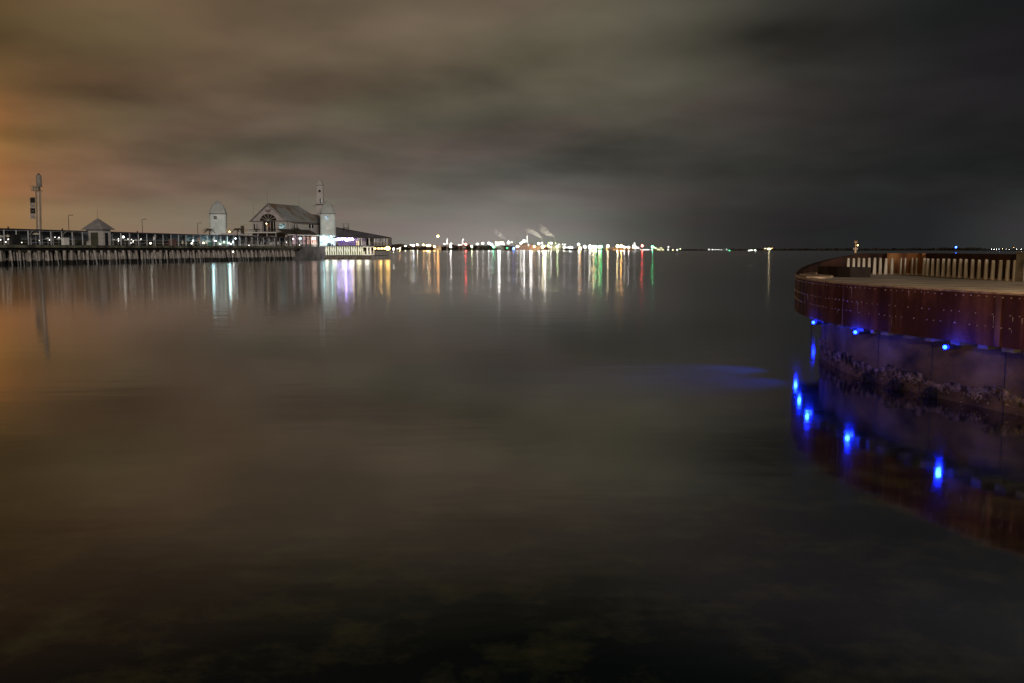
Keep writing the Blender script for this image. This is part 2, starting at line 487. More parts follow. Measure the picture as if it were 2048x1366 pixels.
wall = thing('sea_wall', 'rusty steel-clad curved sea wall with bolted plates above the blue lamps', 'sea wall', (9, 22, 0))
in_th = offset(rim, .06); in_cop = offset(rim, .38); in_base = offset(rim, .80); in_base2 = offset(rim, 1.2)
seams = [cum[arc_of(9.05, 17.35)], cum[arc_of(8.3, 20.2)], cum[arc_of(7.95, 22.3)], cum[arc_of(8.1, 25.8)], cum[arc_of(9.9, 14.1)], cum[arc_of(11.9, 9.8)], cum[arc_of(9.0, 29.2)], cum[arc_of(10.8, 31.8)]]
cl_ = MB()
strip(cl_, rim, rim, ZT - .03, ZB)            # outer face
strip(cl_, in_th, in_th, ZB, ZT - .03); strip(cl_, rim, in_th, ZB, ZB)
cl_.mi = 1                                     # bolt heads
total = cum[-1]
for zz, st in ((2.31, .20), (1.98, .215), (1.75, .20)):
    q = 12.0
    while q < cum[arc_of(10.8, 31.8)]:
        p, t = arc(q); nrm = Vector((-t.y, t.x, 0))
        if random.random() > (.08 if zz > 2.2 else .2):
            r_ = random.choice((.011, .013, .016)); c0 = Vector((p.x, p.y, zz + random.uniform(-.008, .008))) - nrm * .002
            cl_.tube(c0, c0 + nrm * .02, r_, r_ * .7, 6)
        q += st
for k in range(28):                            # pale drips below some bolts and joints
    q = random.uniform(13.5, cum[arc_of(8.75, 28.6)]); p, t = arc(q); nrm = Vector((-t.y, t.x, 0)); z1 = random.choice((2.29, 1.96, 1.73, 2.33)); hh = random.uniform(.05, .3); w0 = random.uniform(.006, .018)
    cl_.add([p - t * w0 + nrm * .004 + Vector((0, 0, z1)), p + t * w0 + nrm * .004 + Vector((0, 0, z1)), p + t * w0 * .3 + nrm * .004 + Vector((0, 0, z1 - hh)), p - t * w0 * .3 + nrm * .004 + Vector((0, 0, z1 - hh))], [(0, 1, 2, 3)])
cl_.mi = 2
for sv in seams:                               # lapped plate joints
    for k, (dw, hh) in enumerate(((.02 + .05 * (sv == seams[0]), ZB + .01),)):
        p, t = arc(sv); nrm = Vector((-t.y, t.x, 0)); a = p - t * dw; b = p + t * dw
        z0, z1 = hh, ZT - .05
        lo = [a - nrm * .03, b - nrm * .03, b + nrm * .008, a + nrm * .008]
        cl_.hexa([Vector((v.x, v.y, z0)) for v in lo], [Vector((v.x, v.y, z1)) for v in lo])
cl_.build('steel_cladding', [M_rust, M_bolt, M_rustseam], wall)
cp = MB()
strip(cp, rim, rim, ZT - .03, ZT)
out_c = offset(rim, -.02)
strip(cp, out_c, in_cop, ZT, ZT); strip(cp, in_cop, in_cop, ZT, ZT - .1); strip(cp, out_c, out_c, ZT - .035, ZT); strip(cp, rim, out_c, ZT - .035, ZT - .035)
cp.build('coping', M_coping, wall)
# recessed concrete base below the overhanging plates
random.seed(3)
bs = MB(); strip(bs, in_base, in_base, ZB + .25, -.6); strip(bs, in_th, in_base, ZB + .24, ZB + .25)
bs.build('concrete_base', M_wall_low, wall)
jn = MB(); q = 11.0
while q < cum[arc_of(8.75, 28.6)]:
    p, t = arc(q); nrm = Vector((-t.y, t.x, 0)); a = p - nrm * .795
    lo = [a - t * .012, a + t * .012, a + t * .012 - nrm * .03, a - t * .012 - nrm * .03]
    jn.hexa([Vector((v.x, v.y, -.2)) for v in lo], [Vector((v.x, v.y, ZB + .2)) for v in lo]); q += 2.1
jn.build('joint', M_weed, wall)
bl = MB()                                        # row of short brackets in the gap under the plates
q = 13.0
while q < cum[arc_of(8.2, 26.4)]:
    p, t = arc(q); nrm = Vector((-t.y, t.x, 0)); a = p - nrm * .72; b = p - nrm * .2
    wd = random.uniform(.05, .16)
    lo = [a - t * wd, a + t * wd, b + t * wd, b - t * wd]
    bl.hexa([Vector((v.x, v.y, ZB - .10)) for v in lo], [Vector((v.x, v.y, ZB + .2)) for v in lo]); q += random.uniform(.45, .8)
bl.build('bracket_row', M_conc, wall)
# soffit slab
sf = MB(); strip(sf, in_th, in_base, ZB + .22, ZB + .22); sf.build('soffit', M_conc, wall)

# ground of the promenade
pv = MB()
n = len(in_cop)
half = n // 2
vs = [Vector((p.x, p.y, ZT - .035)) for p in in_cop]
pv.add(vs, [list(range(n))])
# boards: long thin battens proud of the sheet
deck = pv.build('promenade_floor', M_deck, origin=(10, 24, ZT - .035))
tag(deck, 'worn brown boardwalk surface of the rounded promenade', 'floor', kind='structure')
import bmesh
bmx = bmesh.new(); bmx.from_mesh(deck.data); bmesh.ops.triangulate(bmx, faces=bmx.faces[:]); bmesh.ops.recalc_face_normals(bmx, faces=bmx.faces[:]); bmx.to_mesh(deck.data); bmx.free()

# mussel and weed crust along the foot of the wall
random.seed(11)
mu = MB()
q = 10.0; end = cum[arc_of(8.75, 28.6)]
while q < end:
    p, t = arc(q); nrm = Vector((-t.y, t.x, 0)); base = p - nrm * .80
    frac = max(0, min(1, (q - 10) / (end - 10)))
    top = .26 + .07 * math.sin(q * 2.1) + .05 * math.sin(q * 5.3) + .18 * frac ** 2
    for k in range(10):
        z = .08 + top * (1 - .75 * abs(random.gauss(0, .45)))
        r_ = random.uniform(.009, .024)
        c = base + nrm * random.uniform(.0, .05) + t * random.uniform(-.05, .05); c.z = z
        mu.ball(c, r_, 5, 3, random.uniform(.7, 1.3))
    q += .028
o = mu.build('mussel_growth', M_mussel); tag(o, 'crust of pale and dark mussels at the foot of the sea wall', 'mussels', kind='stuff')
wd = MB()
for cq, wq, hq in ((cum[arc_of(9.45, 15.6)], .22, .34), (cum[arc_of(9.6, 15.0)], .3, .28), (cum[arc_of(9.2, 16.8)], .16, .16), (cum[arc_of(8.15, 21.0)], .14, .2), (cum[arc_of(8.1, 22.2)], .12, .2), (cum[arc_of(8.4, 19.8)], .1, .16)):
    for k in range(90):
        q = cq + random.gauss(0, wq); p, t = arc(q); nrm = Vector((-t.y, t.x, 0)); c = p - nrm * (.74 - random.uniform(0, .12)); c.z = random.uniform(0, hq) * (1 - min(.8, abs(q - cq) / (wq * 3)))+.05
        c2 = c + Vector((random.uniform(-.06, .06), random.uniform(-.06, .06), random.uniform(-.12, .08)))
        wd.tube(c, c2, .022, .008, 4)
o = wd.build('seaweed_tufts', M_weed); tag(o, 'black shaggy seaweed clinging to the sea wall at the waterline', 'seaweed', kind='stuff')

# parapet along the far side
pa = thing('parapet_wall', 'dark rusty steel parapet curving round the far side of the promenade', 'parapet', (12.5, 31, ZT - .035))
i0, i1 = arc_of(9.1, 29.5), arc_of(12.75, 31.5)
seg = list(range(i0, i1 + 1)); A = [rim[i] for i in seg]; B = offset(rim, .16); B = [B[i] for i in seg]
A = [p for p in A]


def ztop(p):
    t = max(0, min(1, (p.x - 9.1) / 2.9)); return 2.42 + .64 * (t ** .75)


def para(seg_, name, mat, zf, th0=-.03, th1=.16):
    oa = offset(rim, th0); ob = offset(rim, th1); a = [oa[i] for i in seg_]; b = [ob[i] for i in seg_]
    mb = MB(); z0 = ZT - .04
    strip(mb, a, a, 1.5, lambda i: zf(a[i])); strip(mb, a, b, lambda i: zf(a[i]), lambda i: zf(a[i])); strip(mb, b, b, lambda i: zf(a[i]), z0)
    for j in (0, -1):
        p, q_ = a[j], b[j]; zz = zf(p)
        mb.add([(p.x, p.y, z0), (q_.x, q_.y, z0), (q_.x, q_.y, zz), (p.x, p.y, zz)], [(0, 1, 2, 3)])
    return mb.build(name, mat, pa)


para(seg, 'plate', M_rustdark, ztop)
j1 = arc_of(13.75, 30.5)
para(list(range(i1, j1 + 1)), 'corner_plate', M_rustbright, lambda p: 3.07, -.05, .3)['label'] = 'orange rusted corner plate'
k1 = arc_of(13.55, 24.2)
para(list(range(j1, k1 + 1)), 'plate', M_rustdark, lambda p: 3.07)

pill = MB(); pill.hexa([(13.1, 23.75, 1.5), (13.5, 23.72, 1.5), (13.5, 24.12, 1.5), (13.1, 24.12, 1.5)], [(13.1, 23.75, 3.11), (13.5, 23.72, 3.11), (13.5, 24.12, 3.11), (13.1, 24.12, 3.11)])
pill.box(13.07, 13.53, 23.69, 24.15, 3.11, 3.14)
tag(pill.build('end_pillar', M_conc), 'grey concrete pillar closing the right end of the parapet', 'pillar')

# posts
def post_proto(loc, label, group, h=.55, wbot=.052, wtop=.035):
    t = MB(); x, y, z = loc
    b = [(x - wbot, y - .03, z), (x + wbot, y - .03, z), (x + wbot, y + .03, z), (x - wbot, y + .03, z)]
    s_ = [(x - wtop, y - .028, z + h - .02), (x + wtop, y - .028, z + h - .02), (x + wtop, y + .028, z + h - .02), (x - wtop, y + .028, z + h - .02)]
    c_ = [(x - wtop * .8, y - .02, z + h), (x + wtop * .8, y - .02, z + h - .008), (x + wtop * .8, y + .02, z + h - .008), (x - wtop * .8, y + .02, z + h)]
    t.hexa(b, s_); t.hexa(s_, c_)
    o = t.build('timber_post', M_post, origin=loc)
    return tag(o, label, 'post', group)


ZD = ZT - .035
left_px = [1697.5, 1708, 1718, 1728.5, 1739, 1750, 1761.5, 1772.5, 1784.5]
gl_ = 'pale tapered posts along the left stretch of the parapet'
lb_cut = 'pale post before the dark parapet, its foot hidden by the low steel block'
lb_l = 'pale post left of the orange corner plate, its foot visible on the boards'
lb_r = 'cream tapered post in the long row right of the orange corner plate'
pp0 = None
for i, x in enumerate(left_px):
    Y = 31.0 - .04 * abs(i - 4); loc = (at_y(x, 500, Y).x, Y, ZD)
    if pp0 is None: pp0 = o = post_proto(loc, lb_cut, gl_)
    else: o = copy_tree(pp0, loc)
    o['label'] = lb_cut if i < 3 else lb_l; o['group'] = 'posts behind the low steel block' if i < 3 else gl_
    o.rotation_euler = (0, random.uniform(-.014, .014), .05 + random.uniform(-.1, .1)); o.scale.z = random.uniform(.98, 1.015)
for x in (1802, 1824.5):
    for d in (-.07, .07):
        Y = 30.85 - (x - 1802) * .004; o = copy_tree(pp0, (at_y(x, 500, Y).x + d, Y - .2, ZD)); o['label'] = 'narrow pale post of the pair standing against the orange corner plate'; o['group'] = 'paired posts at the corner plate'
        o.scale = (.55, 1, 1)
right_px = [1838, 1848, 1857, 1867, 1877.5, 1888.5, 1899, 1910.5, 1922, 1934, 1947, 1960, 1974, 1988, 2002.5, 2017.5, 2032]
for i, x in enumerate(right_px):
    # stands on the line from the corner to the pillar
    a = Vector((13.28, 29.9)); b = Vector((13.12, 24.0)); k = (x - 1024) / F
    lo_, hi_ = 0.0, 1.0
    for _ in range(40):
        md = (lo_ + hi_) / 2; p = a.lerp(b, md)
        if p.x / (p.y * math.cos(TH)) < k: lo_ = md
        else: hi_ = md
    p = a.lerp(b, lo_); o = copy_tree(pp0, (p.x, p.y, ZD)); o['label'] = lb_r; o['group'] = 'cream posts along the right stretch of the parapet'
    o.rotation_euler = (0, random.uniform(-.014, .014), -.12 + random.uniform(-.1, .1)); o.scale.z = random.uniform(.98, 1.015)

# low dark block on the near side of the posts
blk = MB(); pts = [(9.62, 29.2), (9.66, 28.4), (9.8, 27.9), (10.05, 27.55), (10.6, 27.4), (10.6, 27.9), (10.3, 28.05), (10.1, 28.5), (10.05, 29.2)]
blk.hexa([(x, y, ZD) for x, y in pts], [(x, y, 2.67) for x, y in pts])
tag(blk.build('steel_block', surf('brown_black_steel', (.012, .008, .007), (.03, .018, .014), 2, .7, .2)), 'low dark curved steel block on the promenade in front of the posts', 'block')
cv = MB(); pts = [(8.35, 26.3), (8.9, 26.4), (9.5, 27.4), (9.62, 28.2), (9.6, 29.2), (9.9, 30.3), (10.3, 30.9), (10.0, 31.0), (9.5, 30.4), (9.05, 29.2), (8.75, 28.2)]
cv.hexa([(x, y, ZD) for x, y in pts], [(x, y, 2.425) for x, y in pts])
tag(cv.build('kerb_ledge', M_coping), 'broad low brown ledge rounding the tip of the promenade', 'ledge')

# blue lamps under the plates
blue = emis((.003, .013, 1.0), 75, name='blue_lamp_glass')
def blue_lamp(loc, label, d):
    t = thing('blue_lamp', label, 'lamp', loc, 'blue lamps under the sea wall')
    x, y, z = loc; d = Vector(d).normalized()
    h = MB(); c = Vector(loc); h.tube(c - d * .34, c - d * .03, .045, .06, 10); h.tube(c - d * .3 + Vector((0, 0, .0)), c - d * .3 + Vector((0, 0, .22)), .02, .02, 6)
    h.build('lamp_housing', M_dark, t)
    g = MB(); g.ball(c + d * .03, .042, 12, 8); g.build('lamp_lens', blue, t, smooth=True)
    point('blue_glow_fill', c + (Vector((0, 0, CZ)) - c).normalized() * .3 + Vector((-.12 if 20 < y < 26 else -.04, 0, .0)), (.004, .022, 1.0), 36, .05)  # added point light, stands in for the lamp's spill on the wall
    return t
def beam(loc, aim, w, sz):  # added spotlights casting the blue patch on the water, not lamps
    d_ = bpy.data.lights.new('blue_beam_fill', 'SPOT'); d_.energy = w; d_.color = (.01, .07, 1.0); d_.spot_size = sz; d_.spot_blend = 1.0; d_.shadow_soft_size = .05
    o = bpy.data.objects.new('blue_beam_fill', d_); C.objects.link(o); o.location = loc; o.rotation_euler = (Vector(aim) - Vector(loc)).to_track_quat('-Z', 'Y').to_euler()
beam((7.7, 24.9, 1.2), (4.3, 24.2, 0), 7500, R(72))
beam((7.6, 22.6, 1.2), (4.2, 21.9, 0), 6500, R(72))
point('unseen_warm_light', (8.0, 12.6, 1.5), (1.0, .70, .36), 100, .15)
point('unseen_warm_light', (-4.5, -3, 7.5), (1.0, .72, .43), 4000, .15)  # added fill behind the camera, brightens the cladding and posts
point('promenade_street_light', (10.8, 14, 6.5), (1.0, .74, .44), 900, .12)
blue_lamp((8.74, 18.52, 1.24), 'bright blue lamp nearest the right edge under the rusty wall', (-.95, -.3, 0))
blue_lamp((8.18, 21.88, 1.24), 'middle blue lamp under the rusty wall with a wide blue glow', (-.98, -.2, 0))
blue_lamp((8.14, 24.82, 1.24), 'small blue lamp farthest left below the bottom edge of the plates', (-1, -.05, 0))
blue_lamp((8.8, 27.9, 1.33), 'blue lamp under the rounded tip, the inner of two close streaks below', (-.95, .25, 0))
blue_lamp((9.42, 30.3, 1.22), 'blue lamp hidden round the tip, seen as the leftmost streak in the water', (-.85, .5, 0))
t = thing('mooring_pile', 'steel mooring pile with a blue lamp hidden behind the tip of the promenade', 'pile', (13.1, 40, 0))
mb = MB(); mb.tube((13.1, 40.2, -1), (13.1, 40.2, 1.6), .06, .06, 12); mb.tube((13.1, 40.2, 1.6), (13.1, 40.2, 1.7), .09, .05, 12); mb.build('pile_shaft', M_dark, t)
mb = MB(); mb.ball((13.1, 39.98, 1.24), .07, 12, 8); mb.build('lamp_lens', blue, t)

# channel marker standing in the water beyond the parapet
my = 170.0
mpos = at_y(1710, 520, my); mk = thing('channel_marker', 'yellow channel marker with a cross on top and a lit lamp beyond the parapet', 'marker', (mpos.x, my, 0))
def mz(y): return at_y(1710, y, my).z
s1 = my / F
M_yel = surf('marker_yellow', (.75, .42, .2), (.85, .6, .35), 4, .5)
mb = MB(); mb.tube((mpos.x, my, -1), (mpos.x, my, mz(505)), .09, .07, 8); mb.build('pole', M_dark, mk)
mb = MB(); mb.box(mpos.x - .16, mpos.x + .16, my - .1, my + .1, mz(506), mz(495)); mb.tube((mpos.x, my, mz(496)), (mpos.x, my, mz(486)), .1, .07, 8); mb.build('mast', M_yel, mk)
mb = MB()
for sx in (-1, 1): mb.tube((mpos.x - sx * .26, my - .05, mz(485.5)), (mpos.x + sx * .26, my - .05, mz(481.5)), .065, .065, 6)
mb.build('cross_topmark', M_yel, mk)
mb = MB()
for sx in (-1, 1): mb.box(mpos.x + sx * .33 - .07, mpos.x + sx * .33 + .07, my - .08, my + .08, mz(499.5), mz(496)); mb.tube((mpos.x, my, mz(497)), (mpos.x + sx * .33, my, mz(497)), .02, .02, 5)
mb.build('side_lantern', M_white, mk)
mb = MB(); mb.ball((mpos.x + .36, my - .1, mz(490.5)), .11, 10, 6); mb.build('lamp_lens', emis((1, .62, .18), 12), mk)
mb = MB(); mb.tube((mpos.x, my, mz(490.5)), (mpos.x + .33, my - .1, mz(490.5)), .02, .02, 5); mb.build('lamp_arm', M_dark, mk)

# ================================================================== PIER (left)
P0 = on_z(0, 533, 0); P1 = on_z(600, 520, 0); P0.z = P1.z = 0
u = (P1 - P0).normalized(); v = Vector((u.y, -u.x, 0)); LEN = (P1 - P0).length
PM = Matrix(((u.x, v.x, 0, P0.x), (u.y, v.y, 0, P0.y), (0, 0, 1, 0), (0, 0, 0, 1)))       # (s, w, z) -> world


def pf(s, w, z): return PM @ Vector((s, w, z))


def on_w(x, y, w):
    """pixel -> (s, z) on the vertical plane w = const along the pier"""
    d = ray(x, y); o = Vector((0, 0, CZ)) - pf(0, w, 0); t = -o.dot(v) / d.dot(v)
    q = Vector((0, 0, CZ)) + d * t
    return (q - P0).dot(u), q.z


def on_s(x, y, s):
    d = ray(x, y); o = Vector((0, 0, CZ)) - pf(s, 0, 0); t = -o.dot(u) / d.dot(u)
    q = Vector((0, 0, CZ)) + d * t
    return (q - P0).dot(v), q.z


ZP = 4.0
pier = thing('timber_pier', 'long timber pier on bleached leaning piles at the left', 'pier', tuple(pf(LEN / 2, -6, 0)))
S0, S1 = -45.0, LEN + 1
mb = MB(PM); mb.box(S0, S1, -26, .25, ZP - .18, ZP); mb.build('deck', M_fascia, pier)
mb = MB(PM); mb.box(S0, S1, .0, .32, ZP - .5, ZP - .003 + .06); mb.build('edge_beam', M_fascia, pier)
mb = MB(PM); mb.box(S0, S1, -.9, -.5, ZP - 1.1, ZP - .19)
for k in range(52): s_ = S0 + 3 * k; mb.box(s_, s_ + .4, -24, -1.0, ZP - .7, ZP - .2)
mb.build('under_beam', M_dark, pier)  # black colour also stands in for the shadow below the deck edge
mb = MB(PM); mb.box(S0, S1, -3.3, -3.1, -1, ZP - .2); mb.build('dark_backing_sheet', surf('under_pier_shade', (.004, .004, .004), (.13, .12, .11), 1.1, .8, .1, stretch=(1.4, 1.4, .25), lo=.48, hi=.7), pier)  # added dark sheet, gives the shade beneath the pier by its colour
random.seed(5)
def pile(s, w, lean, r, name='pile', mb=None):
    own = mb is None
    mb = mb or MB(PM)
    zt = ZP - 1.05; zc = 1.0 + random.uniform(-.12, .15)
    f = (zt - zc) / (zt + 1); f2 = random.uniform(-.05, .05)
    top = Vector((s, w, zt)); foot = Vector((s + f2 + lean * .35, w + lean, -1)); mid = top.lerp(foot, f)
    mb.mi = 0; mb.tube(top, mid, r, r * 1.05, 8); mb.mi = 1; mb.tube(mid, foot, r * 1.08, r * 1.15, 8)
    if own: return mb.build(name, [M_pile, M_pilewet], pier)
s_ = -5.5; cnt = 0
while s_ < LEN - .5 and cnt < 99:
    pile(s_, -.35, random.choice((0, .1, .25, .5, .6)), random.uniform(.17, .3)); cnt += 1
    if random.random() < .85 and cnt < 99: pile(s_ + random.uniform(.55, .95), -.8, 0, random.uniform(.15, .23)); cnt += 1
    s_ += 2.12 + random.uniform(-.25, .25)
mb = MB(PM); s_ = -8
while s_ < LEN:
    for w_ in (-1.5, -2.1, -2.7): pile(s_ + random.uniform(-.7, .7), w_, random.choice((0, .1, .3)), random.uniform(.14, .22), mb=mb)
    s_ += 1.15
o = mb.build('inner_piles', [M_pile, M_pilewet], pier); o['kind'] = 'stuff'
s_ = -8
while s_ < LEN - 3:
    if random.random() < .3: mb = MB(PM); mb.tube((s_, -.12, 1.35), (s_ + 2.05, -.12, 1.35), .07, .07, 5); mb.build('waling', M_pile, pier)
    s_ += 2.05

# covered walkway
def roof_z(s): return 7.18 - .0042 * s
cw = thing('covered_walkway', 'long covered walkway with grey posts and glass panels on the pier', 'walkway', tuple(pf(50, -3.4, ZP)))
sK0, _z = on_w(174, 480, -2.2); sK1, _z = on_w(227, 480, -2.2)
sE, _z = on_w(592, 480, -2.2)
mb = MB(PM)
for a, b in ((-40, sK0), (sK1, sE)):
    za, zb = roof_z(a), roof_z(b)
    mb.hexa([(a, -1.9, za - .22), (b, -1.9, zb - .22), (b, -5.6, zb - .05), (a, -5.6, za - .05)], [(a, -1.9, za), (b, -1.9, zb), (b, -5.6, zb + .12), (a, -5.6, za + .12)])
mb.build('roof', M_walkroof, cw)
for a, b in ((-40, on_w(177, 480, -5)[0]), (sK1, sE)):
    mb = MB(PM); s_ = a
    while s_ < b - .1:
        e = min(b, s_ + 2.9); mb.hexa([(s_ + .05, -5.0, ZP + 1.25), (e - .05, -5.0, ZP + 1.25), (e - .05, -5.1, ZP + 1.25), (s_ + .05, -5.1, ZP + 1.25)],
                                      [(s_ + .05, -5.0, roof_z(s_) - .06), (e - .05, -5.0, roof_z(e) - .06), (e - .05, -5.1, roof_z(e) - .06), (s_ + .05, -5.1, roof_z(s_) - .06)]); s_ = e
    mb.build('glass_screen', M_glass, cw)
mb = MB(PM)
for a, b in ((-40, sK0), (sK1, sE)):
    mb.box(a, b, -5.03, -4.97, ZP + 1.2, ZP + 1.25); mb.box(a, b, -2.12, -2.07, roof_z(a) - .58, roof_z(a) - .53) if a < 0 else None
    mb.box(a, b, -5.03, -4.97, ZP + .55, ZP + .6)
mb.build('rail', M_walkpost, cw)
s_ = -14.0; k = 0
while s_ < sE:
    if not (sK0 - .2 < s_ < sK1 + .2):
        zt = roof_z(s_) - .2; th = .075 if s_ < sK0 else .05
        mb = MB(PM); mb.box(s_ - th, s_ + th, -2.2, -2.05, ZP, zt); mb.build('post', M_walkpost, cw)
        mb = MB(PM); mb.box(s_ + .5 - .05, s_ + .6, -4.9, -4.8, ZP, zt); mb.build('post', M_walkpost, cw)
        if s_ < sK0 and k % 3 == 2:
            mb = MB(PM); mb.tube((s_, -2.12, zt - 1.0), (s_ + 1.4, -2.12, zt), .04, .04, 4); mb.build('brace', M_walkpost, cw)
    s_ += 2.9; k += 1
# car park screen behind
mb = MB(PM); mb.box(-45, on_w(497, 480, -9)[0], -12.3, -12.1, ZP, ZP + 1.75)
tag(mb.build('olive_fence', M_olive), 'low olive screen fence behind the covered walkway', 'fence')

# pyramid-roofed kiosk
wk = -1.6
ks0, kz = on_w(205.5, 458, wk); ks1, _ = on_w(221, 458, wk)
kl, _ = on_s(171.5, 458, ks0); dpt = min(6.0, abs(wk - kl))
kk = thing('pyramid_roof_kiosk', 'small square kiosk with pyramid roof and thin mast on the pier', 'kiosk', tuple(pf((ks0 + ks1) / 2, wk - 3, ZP)))
sc_ = (ks0 + ks1) / 2; kw = (ks1 - ks0) / 2; print('kiosk', ks0, ks1, dpt)
zE = on_w(200, 458.5, wk)[1]; zA = on_w(196, 436, wk - dpt / 2)[1]
mb = MB(PM); mb.box(ks0, ks1, wk - dpt, wk, ZP, zE); mb.build('wall', M_cladwall, kk)
mb = MB(PM); ov = .75
e_ = [(ks0 - ov, wk + ov, zE - .05), (ks1 + ov, wk + ov, zE - .05), (ks1 + ov, wk - dpt - ov, zE - .05), (ks0 - ov, wk - dpt - ov, zE - .05)]
ap = (sc_, wk - dpt / 2, zA); mb.add([*e_, ap], [(0, 1, 4), (1, 2, 4), (2, 3, 4), (3, 0, 4), (3, 2, 1, 0)]); rf = mb.build('roof', surf('kiosk_roof', (.20, .18, .18), (.27, .25, .25), 1, .7), kk)
mb = MB(PM); mb.tube(ap, (ap[0], ap[1], zA + 1.9), .03, .02, 5); mb.build('mast', M_dark, rf)
a, zt = on_s(181, 465, ks0); b, _ = on_s(196, 465, ks0)
mb = MB(PM); mb.box(ks0 - .012, ks0 + .3, min(a, b), max(a, b), ZP + .02, zt); mb.build('doorway', M_olive, kk)
a, zt = on_w(209.5, 465.5, wk); b, _ = on_w(216, 465.5, wk)
mb = MB(PM); mb.box(a, b, wk - .3, wk + .012, ZP + .02, zt); mb.build('doorway', M_window, kk)

# lamp posts on the pier (unlit)
def lamp_post(x, yt, yb, w, label):
    s_, zt = on_w(x, yt, w); c = pf(s_, w, ZP)
    t = thing('lamp_post', label, 'lamp post', tuple(c), 'unlit lamp posts on the pier')
    mb = MB(); mb.tube(c, (c.x, c.y, zt), .085, .055, 6); mb.build('pole', M_dark, t)
    mb = MB(); mb.tube((c.x, c.y, zt), (c.x + .75, c.y, zt + .02), .045, .04, 5); mb.box(c.x + .45, c.x + 1.0, c.y - .12, c.y + .12, zt - .03, zt + .09); mb.build('lamp_head', M_dark, t)
lamp_post(136.5, 430.5, 0, -7, 'thin unlit lamp post left of the pyramid-roofed kiosk')
lamp_post(284, 438.5, 0, -7, 'thin unlit lamp post between the kiosk and the left domed silo')
lamp_post(395, 446, 0, -7, 'thin unlit lamp post just left of the left domed silo')
for x in (16.5, 124.5, 274.5):
    s_, z_ = on_w(x, 455, -2.4); c = pf(s_, -2.4, roof_z(s_))
    mb = MB(); mb.box(c.x - .12, c.x + .12, c.y - .12, c.y + .12, c.z, c.z + .12); mb.ball((c.x, c.y, c.z + .24), .16, 8, 5)
    tag(mb.build('roof_speaker', M_dark), {16.5: 'small black speaker on the walkway roof near the picture edge', 124.5: 'small black speaker on the walkway roof left of the kiosk', 274.5: 'small black speaker on the walkway roof right of the kiosk'}[x], 'speaker')

# sign tower
def TW(x, y): s_, z_ = on_w(x, y, -9.5); return s_, z_
ts, tz = TW(76, 455); tb = pf(ts, -9.5, ZP)
tw = thing('beacon_tower', 'tall twin-column beacon tower with hanging banners behind the walkway', 'tower', tuple(tb))
Y_ = tb.y; k_ = Y_ / F / math.cos(TH)
def tx(x, y): return at_y(x, y, Y_)
M_tow = surf('beacon_column', (.16, .12, .08), (.34, .28, .2), 1, .6, .3, stretch=(3, 3, .3))
for xa, ya, xb, yb, r_ in ((72.4, 383, 74.4, 457, .17), (80.2, 383, 81.4, 457, .19)):
    a = tx(xa, ya); b = tx(xb, yb); d = (a - b).normalized(); b = b - d * ((b.z - ZP) / d.z)
    mb = MB(); mb.tube(b, a, r_, r_, 8); mb.build('column', M_tow, tw)
a = tx(76.3, 383); b = tx(78, 457); d = (a - b).normalized(); b = b - d * ((b.z - ZP) / d.z)
mb = MB(); mb.tube(b, a, .07, .07, 6); mb.build('ladder', M_walkpost, tw)
a0 = tx(65.5, 382); a1 = tx(81, 376)
mb = MB(); mb.box(a0.x, a1.x, Y_ - .7, Y_ + .7, a0.z, a0.z + .12)
for xx in (65.8, 70, 75, 80.5): q = tx(xx, 382); mb.tube((q.x, Y_ - .68, a0.z + .1), (q.x, Y_ - .68, a0.z + .75), .035, .035, 4)
mb.box(a0.x, a1.x, Y_ - .7, Y_ - .66, a0.z + .7, a0.z + .78); q = tx(65.5, 366); mb.tube((a0.x + .05, Y_ - .68, a0.z), (a0.x - .03, Y_ - .68, q.z), .05, .03, 5)
mb.box(a0.x + .2, a1.x - .25, Y_ - .5, Y_ + .5, a0.z + .12, a0.z + 1.1)
mb.build('platform', M_tow, tw)
c0 = tx(78.3, 372); c1 = tx(78, 351)
mb = MB(); mb.lathe((c0.x, Y_, c0.z), [(.62, -.15), (.62, .05), (.5, .1), (.52, c1.z - c0.z), (.34, c1.z - c0.z + .15)], 14)
cy_ = mb.build('lamp_drum', surf('drum_grey', (.18, .16, .14), (.26, .24, .21), 1), tw)
mb = MB(); mb.lathe((c0.x, Y_, c1.z), [(.2, .1), (.26, .25), (.1, .42)], 8); mb.build('cap', M_dark, tw)
M_banw = surf('banner_cloth', (.24, .2, .18), (.36, .31, .28), 2, .8); M_bank = surf('black_banner_cloth', (.01, .01, .01), (.015, .014, .013), 2, .8)
bp_ = [(60.6, 395.5, 405.8, M_bank), (60.6, 405.8, 416.5, M_banw), (61.0, 416.5, 427, M_bank), (61.2, 427, 438, M_banw)]
for i, (xa, ya, yb, mt) in enumerate(bp_):
    q0 = tx(xa, yb); q1 = tx(xa + 9.2, ya); mb = MB(); mb.mi = 0
    mb.box(q0.x, q1.x, Y_ - .03, Y_ + .03, q0.z + .02, q1.z)
    mb.mi = 1
    if i in (1, 2, 3):          # faint smudged emblem
        zc = (q0.z + q1.z) / 2; xc = (q0.x + q1.x) / 2
        for kx in (-.22, -.08, .1): mb.box(xc + kx, xc + kx + .11, Y_ - .05, Y_ - .032, zc - .07, zc + .05 + .04 * (kx > 0))
    mb.build('banner', [mt, M_bank if mt is M_banw else M_banw], tw)
mb = MB(); q = tx(62, 395); q2 = tx(72, 395); mb.tube((q.x, Y_, q.z), (q2.x, Y_, q2.z), .03, .03, 4); mb.build('banner_rod', M_dark, tw)


